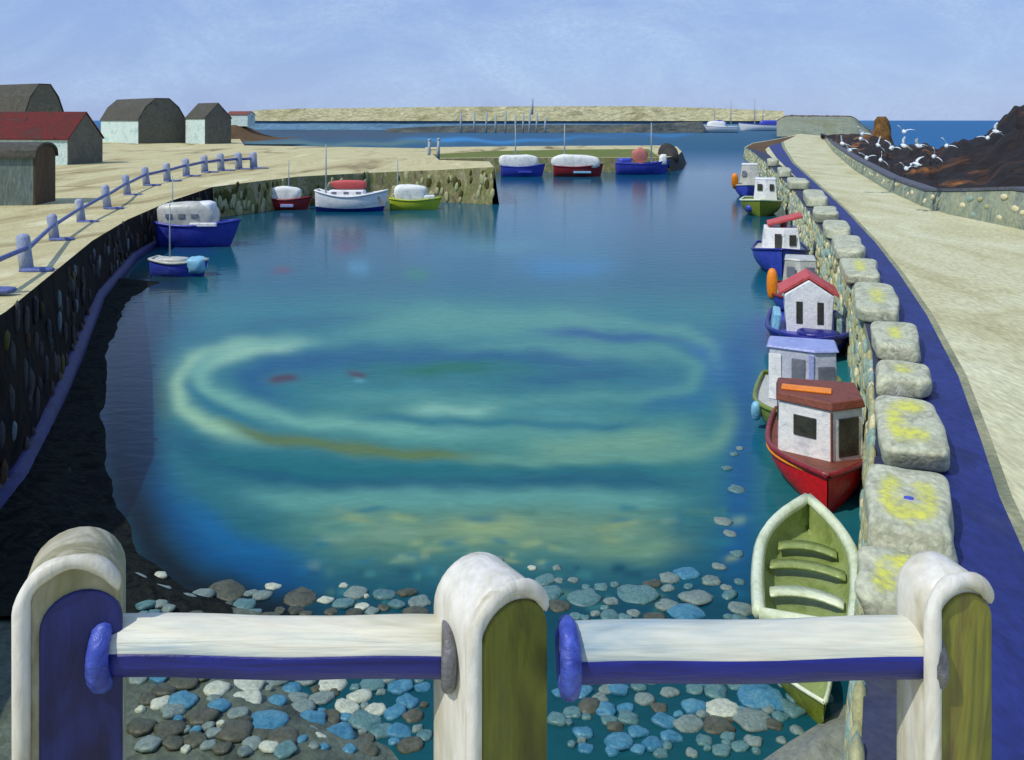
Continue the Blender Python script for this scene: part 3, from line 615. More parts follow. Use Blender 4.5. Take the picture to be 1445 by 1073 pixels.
for i, (x, y, w, h, li, lab) in enumerate(COPE):
    hz = .5 if i < 7 else .6 + .06 * (i - 7)
    c = P(x, y, ZR + hz); s = K / c.y
    wm = w / s; lm = max(.8, (h - hz * s * .75) * c.y ** 2 / (K * (EYE - ZR - hz))); lm = min(lm, 9)
    rz = -math.atan2(c.x, c.y) * .9
    t = thing('cope_stone', lab, 'stone', (c.x, c.y, ZR + .01), rz, 'cope stones along the right quay wall')
    rr = random.Random(i)
    me = MB(); me.blob((0, 0, hz / 2), (wm * 1.1, lm * 1.2, hz * 1.1), seg=48, rings=28, sq=.33, jit=.24, seed=i)
    bo = me.build('block', M['cope'], t, True)
    strokes = {'dot': ([(0, -.16), (.02, 0), (0, .14)], .17), 'c': ([(.14, .34), (-.06, .36), (-.2, .2), (-.26, -.1), (-.2, -.32), (.02, -.32), (.14, -.28)], .14),
               'u': ([(-.2, .26), (-.28, 0), (-.22, -.28), (0, -.32), (.18, -.26), (.25, 0), (.22, .2)], .12), 'el': ([(.34, .3), (.05, .32), (-.14, .16), (-.22, -.14), (-.26, -.34)], .15)}.get(li)
    if strokes:
        ar = bo.data.attributes.new('lichen', 'FLOAT', 'POINT')
        for k_, v_ in enumerate(bo.data.vertices):
            u_, w_ = v_.co.x / wm, v_.co.y / lm; best = 9.0
            for (ax, ay), (bx_, by_) in zip(strokes[0][:-1], strokes[0][1:]):
                dx, dy = bx_ - ax, by_ - ay; q_ = max(0, min(1, ((u_ - ax) * dx + (w_ - ay) * dy) / (dx * dx + dy * dy)))
                best = min(best, math.hypot(u_ - ax - q_ * dx, w_ - ay - q_ * dy))
            ar.data[k_].value = max(0, min(1, 1.15 - .6 * best / strokes[1])) if v_.co.z > hz * .6 else 0
    if li == 'u':
        q = MB(); q.blob((.0, -.06 * lm, hz * 1.06), (.14 * wm, .07 * lm, .05), seg=12, rings=6, sq=.6); q.build('blue_dab', M['blue_hull'], t, True)

# sea wall on the far side of the path
sw = thing('sea_wall', 'grey-green parapet wall between the sandy path and the brown rocks', 'wall', SW[4])
mb = MB(); cap = MB(); hts = [2.3, 2.25, 2.25, 1.6, 1.15, 1.1, 1.3, 1.25, 1.1, .8]
prev = None; pl = []
for i, (p_, h) in enumerate(zip(SW, hts)):
    t_ = (SW[min(i + 1, len(SW) - 1)] - SW[max(0, i - 1)]).normalized(); nr_ = Vector((t_.y, -t_.x, 0))
    if nr_.x < 0: nr_ = -nr_
    pl.append((p_, p_ + nr_ * .25 + Vector((0, 0, h)), p_ + nr_ * 1.1 + Vector((0, 0, h)), p_ + nr_ * 1.3 - Vector((0, 0, 3)), h))
for a, b in zip(pl[:-1], pl[1:]):
    n = 8
    for k in range(n):
        f0, f1 = k / n, (k + 1) / n
        q0 = [a[j].lerp(b[j], f0) for j in range(4)]; q1 = [a[j].lerp(b[j], f1) for j in range(4)]
        mb.add([q0[0], q0[1], q0[2], q0[3], q1[0], q1[1], q1[2], q1[3]], [(0, 4, 5, 1), (1, 5, 6, 2), (2, 6, 7, 3)])
        c0 = [q0[1] + Vector((-.06, 0, .003)), q0[1] + Vector((-.06, 0, .2)), q0[2] + Vector((.06, 0, .2)), q0[2] + Vector((.06, 0, .003))]
        c1 = [q1[1] + Vector((-.06, 0, .003)), q1[1] + Vector((-.06, 0, .2)), q1[2] + Vector((.06, 0, .2)), q1[2] + Vector((.06, 0, .003))]
        cap.add(c0 + c1, [(0, 4, 5, 1), (1, 5, 6, 2), (2, 6, 7, 3), (3, 7, 4, 0)])
SWl = [p_ + Vector((0, 0, h)) for p_, h in zip(SW, hts)]
stones_on(mb, [p_ + Vector((.2, 0, 0)) for p_ in SWl[::-1]], 420, .8, [1, 2, 3], .08, .65, .15, lean=R(10), seed=12, zb=1.0)
o = mb.build('wall_face', [M['sea_wall'], M['cobble_teal'], M['cobble_olive'], M['cobble_cream']], None, True); o.parent = sw; o.location = -sw.location
o = cap.build('wall_cap', M['sea_wall_cap'], None); o.parent = sw; o.location = -sw.location

# rocks beyond the sea wall
rid_x = [1158, 1180, 1200, 1232, 1250, 1262, 1290, 1310, 1322, 1345, 1362, 1375, 1392, 1402, 1412, 1424, 1500, 1800]
rid_y = [191, 190, 189, 190, 198, 206, 204, 203, 211, 201, 197, 196, 190, 180, 168, 156, 120, 60]
rid_d = [300, 260, 230, 200, 170, 150, 132, 120, 112, 108, 104, 100, 97, 95, 93, 90, 85, 80]
swx = [CX + K * p_.x / p_.y for p_ in SW[::-1]]; swy = [p_.y for p_ in SW[::-1]]
xs = list(np.arange(1158, 1440, 3)) + list(np.arange(1440, 1800, 18)); rows = 26; vs = []; fs = []
for x in xs:
    dw = float(np.interp(x, swx, swy)) * 1.0 + 1.6; dr = float(np.interp(x, rid_x, rid_d)); yr = float(np.interp(x, rid_x, rid_y)) 
    zr_ = EYE - (yr - HY) * dr / K
    for r in range(rows + 1):
        if r <= 18:
            f = r / 18; d = dw + (dr - dw) * f; z = 3.0 + (zr_ - 3.0) * (f ** .8); amp = .9 * math.sin(math.pi * min(1, f * 1.0)) + .12
        else:
            f = (r - 18) / (rows - 18); d = dr * (1 + .5 * f); z = zr_ + (-3 - zr_) * f; amp = .6
        X = (x - CX) / K * d
        z += amp * (.9 * mn.noise(Vector((X * .25, d * .12, 1))) + .5 * mn.noise(Vector((X * .8, d * .3, 4)))) + (.35 * mn.noise(Vector((x * .11, 0, 9))) if r > 10 else 0)
        vs.append((X, d, z))
n = rows + 1
for i in range(len(xs) - 1):
    for r in range(rows): fs.append((i * n + r, (i + 1) * n + r, (i + 1) * n + r + 1, i * n + r + 1))
mb = MB(); mb.add(vs, fs); o = mb.build('rocks', M['rock'], None, False); o['kind'] = 'structure'
# dark crag closing the view on the right
mb = MB(); c = P(1440, 196, 3.2)
mb.blob((c.x * .72 + 9.5, c.y * .36 + 45, 6), (20, 16, 13), seg=26, rings=16, jit=.6, seed=4)
# headland and rock stack at the far end of the path
hx = [1096, 1104, 1112, 1150, 1200, 1208, 1216, 1224, 1232]; hy_ = [170, 165, 162.5, 163, 163.5, 167, 175, 182, 189]
vs = []; fs = []; xs = list(np.arange(1096, 1233, 2))
for x in xs:
    yt = float(np.interp(x, hx, hy_))
    for (d, f) in ((440, 0), (455, .55), (480, .93), (500, 1), (560, .9), (640, -.3)):
        zt = EYE + (170 - yt) * 500 / K; z0 = 1.0
        vs.append(((x - CX) / K * d, d, z0 + (zt - z0) * f + (.5 * mn.noise(Vector((x * .2, d * .1, 0))) if f > 0 else 0)))
for i in range(len(xs) - 1):
    for r in range(5): fs.append((i * 6 + r, (i + 1) * 6 + r, (i + 1) * 6 + r + 1, i * 6 + r + 1))
mb = MB(); mb.add(vs, fs, 0); 
for i in range(len(mb.m)):
    if i % 5 in (2, 3): mb.m[i] = 1
o = mb.build('headland', [M['headland'], M['brown_earth']], None, True); o['kind'] = 'structure'
c = P(1244, 205, 4)
st = thing('rock_stack', 'brown stump of rock standing at the end of the path against the sky', 'rock', (c.x, 190, 3))
cx_ = (1244 - CX) / K * 190; st.location = (cx_, 190, 3)
mb = MB(); mb.loft([[Vector((math.cos(a) * rr_ * (1 + .25 * mn.noise(Vector((a, z_, 0)))), math.sin(a) * rr_, z_)) for a in [2 * math.pi * k / 12 for k in range(12)]] for z_, rr_ in ((-1, 3.2), (1, 2.4), (2.4, 2.1), (4.4, 1.7), (5.9, 1.4), (6.8, .9))])
mb.build('stack', M['rock_brown'], st, True)
mb = MB(); mb.blob((-3.6, 0, 1.2), (4.6, 5, 3.2), seg=14, rings=8, jit=.4, seed=3); mb.build('boulder', M['rock_brown'], st, True)
mb = MB(); mb.blob((-7.6, -2, .6), (6, 5, 1.8), seg=14, rings=8, jit=.4, seed=5); mb.build('ledge', M['brown_earth'], st, True)

# mound under the far white cottage
def mound(name, c, sx_, sy_, h, mat, sd=0):
    vs = []; fs = []; n = 24
    for j in range(n + 1):
        for i in range(n + 1):
            u, v = i / n * 2 - 1, j / n * 2 - 1; r = min(1, math.hypot(u, v))
            vs.append((c[0] + u * sx_, c[1] + v * sy_, c[2] - .3 + h * (math.cos(math.pi * r) * .5 + .5) * (1 + .3 * mn.noise(Vector((u * 3, v * 3, sd))))))
    for j in range(n):
        for i in range(n): a = j * (n + 1) + i; fs.append((a, a + 1, a + n + 2, a + n + 1))
    mb = MB(); mb.add(vs, fs); o = mb.build(name, mat, None, True); o['kind'] = 'structure'
mx_ = (326 - CX) / K * 300
mound('mound', (mx_, 300, 2.9), 17, 34, 4.8, M['brown_earth'])

# ------------------------------------------------------------------ houses
def house(name, label, corner, L, W, hw, hr, rz, mats, cat='house', roof_style='gable', over=.25, bits=True):
    """corner = near right corner; ridge runs back-left from it (local -x), gable spans local +y"""
    hk = 1.0 if cat == 'cottage' else 1.03 if 'dark red' in label else 1.18
    L, W, hw, hr = L * hk, W * hk, hw * hk, hr * hk
    t = thing(name, label, cat, corner, rz)
    wallm, gabm, roofm = mats
    mb = MB(); e = .0
    mb.box((-L / 2, W / 2, hw / 2 - .01), (L - .006, W, hw - .02))
    mb.build('wall', wallm, t)
    if roof_style == 'gable': prof = [(0, hw), (W / 2, hw + hr), (W, hw)]
    elif roof_style == 'barrel': prof = [(W / 2 - W / 2 * math.cos(a), hw + hr * math.sin(a)) for a in [math.pi * k / 10 for k in range(11)]]
    else: prof = [(0, hw), (W * .16, hw + hr * .6), (W * .36, hw + hr), (W * .64, hw + hr), (W * .84, hw + hr * .6), (W, hw)]
    pg = [(.002, 0)] + prof + [(W - .002, 0)]
    for x in (.02, -L - .12):
        mb = MB(); mb.loft([[Vector((x, y, z)) for y, z in pg], [Vector((x + .1, y, z)) for y, z in pg]]); mb.build('gable', gabm, t)
    mb = MB(); n = len(prof); th = .18
    cy = W / 2
    po = [(cy + (y - cy) * (1 + over / W * 2), z - (over * .5 if k in (0, n - 1) else 0)) for k, (y, z) in enumerate(prof)]
    rings = []
    for x in (-L - over, over):
        rings.append([Vector((x, y, z + .02)) for y, z in po] + [Vector((x, y, z + th)) for y, z in po[::-1]])
    mb.loft(rings); mb.build('roof', roofm, t)
    return t
c = PL(95, 233)
house('house', 'cottage with a dark red roof, white side wall and grey gable', c, 13, 7.4, 3.3, 3.4, R(-8), (M['house_white'], M['house_grey'], M['roof_red']))
c = PL(195, 203)
house('house', 'large grey barn-like house with a white side wall and broad flat-topped roof', c, 21, 10.4, 5.0, 4.7, R(-45), (M['house_white'], M['house_grey'], M['roof_grey']), roof_style='gambrel')
c = PL(289, 203.5)
house('house', 'small narrow grey house with a pale side wall right of the large barn', c, 9, 5.9, 5.4, 3.2, R(-45), (M['house_white'], M['house_grey'], M['roof_grey']))
c = Vector(((349 - CX) / K * 296, 296, 7.0))
house('cottage', 'tiny white cottage with a brown roof on the far brown mound', c, 7.5, 5, 3.9, 1.0, R(-12), (M['house_white'], M['house_white'], M['brown_roof']), cat='cottage')
c = PL(47, 290)
house('shed', 'nearest dark shed with a rounded roof at the left edge, streaked grey-green boards', c, 5.0, 3.2, 3.1, .75, R(6), (M['shed_teal'], M['shed_brown'], M['roof_grey']), cat='shed', roof_style='barrel')
c = Vector(((34 - CX) / K * 150, 150, 3.1))
house('house', 'tall house with a rounded dark grey roof behind the red-roofed cottage', c, 12, 6, 5.6, 4.6, R(-30), (M['house_grey'], M['house_grey'], M['roof_grey']), roof_style='gambrel')

# ------------------------------------------------------------------ white-posted railing on the left quay
RP = [(-20, 412, .95), (38, 383, .95), (77, 339, .98), (115, 314, 1.1), (152, 295, 1.3), (180, 276, 1.3), (207, 262, 1.3), (236, 256, 1.35), (263, 249, 1.4), (289, 243.5, 1.45), (312, 241, 1.5), (337, 239, 1.5), (358, 238, 1.5)]
pts = [PL(x, y) for x, y, h in RP]
rl = thing('railing', 'row of pale posts with blue rails along the edge of the left quay path', 'railing', pts[1])
for i, (p_, (x, y, h)) in enumerate(zip(pts, RP)):
    h *= 1.35; q = p_ - pts[1]; w = .2 + .02 * i
    tilt = Matrix.Rotation(R(-7 if i < 7 else -3), 3, 'Y')
    mb = MB(); mb.loft([[q + tilt @ Vector((math.cos(a) * w * k_ * 1.1, math.sin(a) * w * k_, z_)) for a in [2 * math.pi * n_ / 8 for n_ in range(8)]] for z_, k_ in ((0, 1), (h * .5, .95), (h * .88, .98), (h * .97, .75), (h, .3))])
    po = mb.build('post', M['railing_pale'], rl, True)
    mb = MB(); mb.blob(q + Vector((w * 1.8, -w * .5, .06)), (w * 5.2, w * 2.6, .18), seg=12, rings=6, sq=.6); mb.build('post_shadow', M['railing_blue'], po, True)  # flat blue block standing in for the post's shadow on the ground
    if i:
        a = pts[i - 1] - pts[1] + Vector((0, 0, RP[i - 1][2] * .78)); b = q + Vector((0, 0, h * .62)); ex = (b - a).normalized() * .1
        mb = MB(); mb.tube([a + ex, b - ex], .07 + .009 * i, 6); mb.build('rail', M['railing_blue'], rl)

# ------------------------------------------------------------------ boats
def hull_pts(L, B, H, bow, draft, transom, full, rake, n=16, mrow=7, stern=.1, shape=.62):
    rows = []
    for i in range(n + 1):
        s_ = i / n
        if s_ < .5: w = B / 2 * (transom + (1 - transom) * math.sin(math.pi / 2 * s_ / .5))
        else: w = B / 2 * max(.012, 1 - ((s_ - .5) / .5) ** full)
        sh = H + bow * max(0, (s_ - .3) / .7) ** 2 + stern * (1 - s_) ** 3
        row = []
        for k in range(mrow + 1):
            f = k / mrow; y = w * (math.sin(f * math.pi / 2) ** shape if f else .0); z = -draft + (sh + draft) * f ** 1.25
            x = -L / 2 + L * s_ + rake * f * max(0, (s_ - .6) / .4) ** 2
            row.append((x, y, z))
        rows.append(row)
    return rows
def add_hull(t, L, B, H, hull_m, rim_m, deck_m, bow=.4, draft=.3, transom=.72, full=2.3, rake=.5, rim=.06, stern=.1, open_boat=False, band=None, name='hull', shape=.62):
    rows = hull_pts(L, B, H, bow, draft, transom, full, rake, stern=stern, shape=shape)
    n = len(rows) - 1; mr = len(rows[0]) - 1
    mb = MB(); w = mr + 1
    for sgn in (1, -1):
        vs = [(x, y * sgn, z) for row in rows for x, y, z in row]; fs = []
        for i in range(n):
            for k in range(mr):
                f = (i * w + k, (i + 1) * w + k, (i + 1) * w + k + 1, i * w + k + 1)
                fs.append(f[::-1] if sgn > 0 else f)
        mb.add(vs, fs)
        if band: 
            for idx in range(len(fs)):
                if band[0] <= idx % mr < band[1]: mb.m[len(mb.m) - len(fs) + idx] = 1
    tr = [(x, y, z) for x, y, z in rows[0]] + [(x, -y, z) for x, y, z in rows[0][::-1][:-1]]
    mb.add(tr, [tuple(range(len(tr)))])
    mats = [hull_m] + ([band[2]] if band else [])
    h = mb.build(name, mats, t, True)
    if not open_boat:
        mb = MB(); vs = []
        for row in rows: x, y, z = row[-1]; vs += [(x, y * .985, z - .07), (x, -y * .985, z - .07)]
        mb.add(vs, [(2 * i, 2 * i + 1, 2 * i + 3, 2 * i + 2) for i in range(n)]); mb.build('deck', deck_m, t)
    else:
        mb = MB(); vs = []; mi = 5
        for i, row in enumerate(rows):
            s_ = i / n; xb, yb, zb = row[-1]
            xx = xb * .955
            for f, zz in ((.93, zb), (.86, zb * .55), (.62, max(.12, zb * .22)), (0, max(.1, zb * .18)), (-.62, max(.12, zb * .22)), (-.86, zb * .55), (-.93, zb)): vs.append((xx, yb * f, zz))
        fs = []
        for i in range(n):
            for k in range(6): fs.append((i * 7 + k, i * 7 + k + 1, (i + 1) * 7 + k + 1, (i + 1) * 7 + k))
        fs.append(tuple(range(7))); fs.append(tuple(n * 7 + k for k in range(7)))
        mb.add(vs, fs); mb.build('interior', deck_m, t, True)
    mb = MB()
    port = [Vector(r[-1]) for r in rows]; star = [Vector((r[-1][0], -r[-1][1], r[-1][2])) for r in rows]
    mb.tube(port + star[::-1] + [port[0]], rim, 6); mb.build('gunwale', rim_m, t, True)
    return rows, h

def on_face(parent, a, b, z0, z1, u0, u1, v0, v1, mat, name='window', th=.035, top_in=0.0):
    a = Vector((*a, 0)); b = Vector((*b, 0)); d = b - a; nrm = Vector((d.y, -d.x, 0)).normalized()
    c = a.lerp(b, (u0 + u1) / 2) + nrm * .004; c.z = z0 + (z1 - z0) * (v0 + v1) / 2
    mb = MB(); mb.box((0, 0, 0), (d.length * (u1 - u0), th, (z1 - z0) * (v1 - v0)))
    return mb.build(name, mat, parent, loc=c, rz=math.atan2(d.y, d.x), bevel=.012)

def cabin(parent, foot, z0, z1, mat, top=.96, name='cabin'):
    mb = MB(); mb.prism(foot, z0, z1, top); return mb.build(name, mat, parent, bevel=.03)
def roof_slab(parent, foot, z, th, over, mat, name='roof', bevel=.03):
    n = len(foot); cx = sum(p[0] for p in foot) / n; cy = sum(p[1] for p in foot) / n
    f2 = [(cx + (x - cx) * over, cy + (y - cy) * over) for x, y in foot]
    mb = MB(); mb.prism(f2, z, z + th, .94); return mb.build(name, mat, parent, bevel=bevel)
def gable_roof(parent, x0, x1, wy, z, h, th, mat, name='roof'):
    mb = MB(); pr = [(-wy, z), (0, z + h), (wy, z)]
    rings = [[Vector((x, y, zz)) for y, zz in pr] + [Vector((x, y, zz + th)) for y, zz in pr[::-1]] for x in (x0, x1)]
    mb.loft(rings); return mb.build(name, mat, parent, bevel=.02)
def mast(t, x, y, z0, z1, r=.05, boom=0):
    mb = MB(); mb.tube([(x, y, z0), (x, y, z1)], [r, r * .55], 8)
    m_ = mb.build('mast', M['pole'], t, True)
    return m_
def lump(t, name, c, d, mat, seed=0, sq=.55, jit=.22):
    mb = MB(); mb.blob(c, d, seg=22, rings=12, sq=sq, jit=jit, seed=seed); return mb.build(name, mat, t, True)
def fender(t, c, r, l, mat, tilt=0):
    mb = MB(); mb.blob(c, (r * 2, r * 2, l), seg=12, rings=8, sq=.8, tilt=tilt); return mb.build('fender', mat, t, True)

DOWN = R(-90)
# --- row along the right wall, nearest first
c = P(1136, 800, .45)
t = thing('dinghy', 'olive green open dinghy with a broad pale rim, nearest boat by the right wall', 'dinghy', (c.x + .03, c.y, 0), R(71))
rows, h = add_hull(t, 4.5, 1.76, .5, M['green_hull'], M['green_rim'], M['green_in'], bow=.25, draft=.2, transom=.84, full=2.5, rake=.25, rim=.12, open_boat=True)
for k, (x, wd) in enumerate(((-.95, .64), (.1, .7), (.95, .56))):
    mb = MB(); mb.loft([[Vector((x + dx + .22 * (1 - (y / wd) ** 2), y, z)) for dx, z in ((-.16, .30), (.16, .30), (.16, .35), (-.16, .35))] for y in np.linspace(-wd, wd, 9)])
    mb.build('seat', M['green_rim' if k == 0 else 'green_in'], t, True)
c = P(1132, 945, .3)
t = thing('dinghy', 'tiny dark olive dinghy half hidden under the right white rail', 'dinghy', (c.x, c.y + .1, 0), R(-90))
add_hull(t, 1.9, .86, .3, M['green_hull'], M['green_rim'], M['green_in'], bow=.14, draft=.15, transom=.8, full=1.7, rake=.16, rim=.035, open_boat=True)
mb = MB(); mb.box((-.1, 0, .2), (.2, .66, .04)); mb.build('seat', M['green_in'], t, bevel=.01)

WALLDIR = Vector((.29, .957, 0)); BOW = R(-90) - math.atan2(.29, .957)
def berth(px, py, L): c_ = P(px, py, 0) + WALLDIR * (L / 2); return (c_.x, c_.y, 0)
# red boat
t = thing('fishing_boat', 'bright red fishing boat with a white pointed wheelhouse and orange-striped brown roof', 'boat', berth(1162, 728, 4.9), BOW + R(2))
add_hull(t, 4.6, 2.5, .78, M['red'], M['dark_red'], M['brown_roof'], bow=.18, draft=.3, transom=.8, full=2.1, rake=.28, rim=.07)
foot = [(-.75, -.98), (.6, -1.02), (1.2, .2), (.66, .98), (-.75, .94)]
z0, z1 = .7, 2.0
cabin(t, foot, z0, z1, M['white'], .97)
on_face(t, foot[1], foot[2], z0, z1, .3, .72, .42, .8, M['glass'])
dr = on_face(t, foot[2], foot[3], z0, z1, .22, .84, .12, .84, M['glass'], 'door')
on_face(t, foot[0], foot[1], z0, z1, .3, .7, .5, .8, M['glass'])
mb = MB(); mb.tube([(foot[2][0] + .02, foot[2][1], z0 + .05), (foot[2][0] - .01, foot[2][1], z1 - .05)], .03, 6); mb.build('corner_post', M['brown_roof'], t)
roof_slab(t, foot, z1, .2, 1.05, M['brown_roof'])
mb = MB(); mb.box((.25, -.32, z1 + .225), (.4, 1.2, .05), rz=R(-6)); mb.build('roof_stripe', M['orange'], t, bevel=.02)
mb = MB()
mb.tube([Vector((-2.3 + 4.6 * s_ + .2 * max(0, s_ - .6), -(1.25 * (1 - max(0, (s_ - .5) / .5) ** 2.1) * .985 + .03), .66 + .18 * max(0, (s_ - .3) / .7) ** 2)) for s_ in np.linspace(.45, .93, 12)], .035, 6); mb.build('orange_stripe', M['orange'], t, True)

# grey cabin boat
t = thing('cabin_boat', 'olive hulled boat with a wide lilac-grey boxy cabin, behind the red boat', 'boat', berth(1134, 634, 4.4), BOW)
add_hull(t, 4.6, 2.7, .7, M['olive'], M['olive'], M['grey_pale'], bow=.2, draft=.3, transom=.85, full=2.6, rake=.2, rim=.07)
foot = [(-.9, -.92), (.3, -.98), (.62, .34), (.36, 1.0), (-.9, .97)]
z0, z1 = .65, 2.25
cabin(t, foot, z0, z1, M['grey_paint'], .94)
on_face(t, foot[1], foot[2], z0, z1, .03, .3, .06, .9, M['white'], 'panel')
on_face(t, foot[1], foot[2], z0, z1, .52, .8, .06, .86, M['panel_slate'], 'panel')
on_face(t, foot[1], foot[2], z0, z1, .88, .99, .06, .95, M['panel_lilac'], 'panel')
on_face(t, foot[2], foot[3], z0, z1, .15, .85, .1, .75, M['panel_slate'], 'panel')
roof_slab(t, foot, z1, .08, 1.04, M['panel_lilac'])
fender(t, (1.0, -1.28, .55), .15, .6, M['sky_blue'], .3)

# navy boat with the red gabled wheelhouse
t = thing('fishing_boat', 'navy boat with a white wheelhouse, two dark slot windows and a red gabled roof', 'boat', berth(1143, 514, 5.4), BOW + R(2))
add_hull(t, 5.4, 3.1, .75, M['navy'], M['navy'], M['blue_mid'], bow=.2, draft=.3, transom=.85, full=2.7, rake=.3, rim=.1)
wy = .92; z0, z1, zp = .6, 2.15, 2.75; x0, x1 = -.9, .75
mb = MB(); pg = [(-wy * .9, z0), (wy * .9, z0), (wy, z1), (0, zp), (-wy, z1)]
mb.loft([[Vector((x, y, z)) for y, z in pg] for x in (x0, x1)]); mb.build('cabin', M['white'], t, bevel=.04)
gable_roof(t, x0 - .25, x1 - .1, wy * 1.22, z1 - .06, zp - z1 + .1, .14, M['red_roof'])
for y in (-.36, .42):
    mb = MB(); mb.box((x1 + .005, y, 1.48), (.04, .24, .86)); mb.build('window', M['glass'], t, bevel=.012)
mb = MB(); mb.box((-.1, -1.22, .95), (1.5, .3, .85), tilt=Matrix.Rotation(R(-8), 3, 'X')); mb.build('side_screen', M['sky_blue'], t, bevel=.08)
mb = MB(); mb.box((-.1, 1.14, .9), (1.3, .22, .7)); mb.build('locker', M['cobble_teal'], t, bevel=.05)
fender(t, (1.7, -1.24, .42), .18, .66, M['sky_blue'], .4)
lump(t, 'net_heap', (1.5, .3, .82), (.9, 1.5, .34), M['navy'], 3)

# grey cabin boat with orange fender
t = thing('cabin_boat', 'boat with a mottled grey cabin and orange fender behind the red gabled roof', 'boat', berth(1130, 452, 4.8), BOW)
add_hull(t, 4.8, 2.6, .75, M['blue_mid'], M['dark_red'], M['grey_pale'], bow=.2, draft=.3, transom=.85, full=2.5, rake=.25, rim=.07)
foot = [(-1.3, -.8), (.4, -.85), (.65, 0), (.4, .9), (-1.3, .85)]
cabin(t, foot, .65, 2.35, M['grey_pale'], .8)
roof_slab(t, foot, 2.35, .1, .84, M['grey_pale'])
on_face(t, foot[1], foot[2], .65, 2.35, .3, .75, .55, .85, M['panel_slate']); on_face(t, foot[2], foot[3], .65, 2.35, .25, .75, .55, .85, M['panel_slate'])
fender(t, (.6, -1.25, 1.25), .26, 1.5, M['orange'], 0)

# blue boat with white cabin and tilted red roof
t = thing('fishing_boat', 'round bowed blue boat with a white cabin and a tilted red roof', 'boat', berth(1101, 391, 5.6), BOW + R(2))
add_hull(t, 5.6, 3.3, 1.15, M['blue_hull'], M['navy'], M['grey_pale'], bow=.5, draft=.3, transom=.8, full=2.5, rake=.5, rim=.08)
foot = [(-1.3, -1.1), (.7, -1.1), (1.0, .2), (.8, 1.15), (-1.3, 1.1)]
z0, z1 = 1.1, 2.55
cabin(t, foot, z0, z1, M['white'], .86)
on_face(t, foot[1], foot[2], z0, z1, .58, .88, .2, .78, M['glass']); on_face(t, foot[2], foot[3], z0, z1, .3, .72, .3, .75, M['glass'])
mb = MB(); mb.box((-.3, .25, z1 + .45), (1.9, 2.1, .2), tilt=Matrix.Rotation(R(16), 3, 'X')); mb.build('roof', M['red_roof'], t, bevel=.06)
mb = MB(); mb.tube([(-.3, .2, z1 - .1), (-.3, .2, z1 + .4)], .2, 8); mb.build('roof_stand', M['dark_red'], t)
mast(t, -1.1, .7, z1, 4.4, .07)

# green boat
t = thing('cabin_boat', 'light green hulled boat with a small white cabin by the right wall', 'boat', berth(1073, 306, 5.6), BOW)
add_hull(t, 5.6, 3.9, 1.25, M['olive'], M['green_rim'], M['olive'], bow=.35, draft=.3, transom=.85, full=2.6, rake=.4, rim=.1)
foot = [(-1.6, -.7), (.2, -.7), (.4, .5), (.2, 1.5), (-1.6, 1.5)]
cabin(t, foot, 1.2, 3.3, M['white'], .84)
on_face(t, foot[1], foot[2], 1.2, 3.3, .3, .7, .5, .8, M['glass']); on_face(t, foot[2], foot[3], 1.2, 3.3, .3, .7, .5, .8, M['glass'])
roof_slab(t, foot, 3.3, .12, .9, M['white'])
fender(t, (2.0, -1.0, .7), .35, .7, M['blue_hull'], .3)

# little far boat by the bend
t = thing('cabin_boat', 'little boat with a rounded whitish cabin and orange fender, farthest along the right wall', 'boat', berth(1055, 279, 4.8), BOW)
add_hull(t, 4.8, 3.2, 1.2, M['blue_hull'], M['grey_pale'], M['grey_pale'], bow=.3, draft=.3, transom=.85, full=2.6, rake=.3, rim=.1)
foot = [(-1.6, -1.1), (.3, -1.1), (.5, .2), (.3, 1.4), (-1.6, 1.4)]
cabin(t, foot, 1.1, 3.7, M['grey_pale'], .7)
roof_slab(t, foot, 3.7, .15, .76, M['white'])
on_face(t, foot[1], foot[2], 1.1, 3.6, .3, .7, .5, .75, M['panel_slate'])
fender(t, (1.0, -1.5, 1.8), .42, 2.0, M['orange'], .35)

# --- boats of the left and middle, lying side on
def side_boat(label, xl, xr, yw, hull_m, rim_m, H, face, cov=None, mast_at=None, cat='boat', name='sailing_boat', bow=.5, band=None, B=None, deck='white', transom=.7, rake=.6, rz=0, stern=.25):
    d = EYE * K / (yw - HY); L = (xr - xl) * d / K; xc = ((xl + xr) / 2 - CX) / K * d
    B = B or max(1.5, L * .34)
    t = thing(name, label, cat, (xc, d + B / 2, 0), (0 if face > 0 else math.pi) + R(rz))
    add_hull(t, L - rake, B, H, M[hull_m], M[rim_m], M[deck], bow=bow, draft=.3, transom=transom, full=2.2, rake=rake, rim=.07 + L * .006, stern=stern, band=band)
    return t, L, B, d
# red boat
t, L, B, d = side_boat('small dark red boat under a lumpy white cover before the sandy pier', 371, 433, 297, 'dark_red', 'dark_red', .95, 1, bow=.35)
lump(t, 'cover', (-.35, 0, 1.55), (L * .74, B * .8, 1.5), M['white_canvas'], 1); mast(t, .2, 0, 1.5, 5.0, .07)
mb = MB(); mb.box((.2, -B / 2 - .0, .45), (1.3, .16, .3)); mb.build('side_patch', M['panel_lilac'], t, bevel=.05)
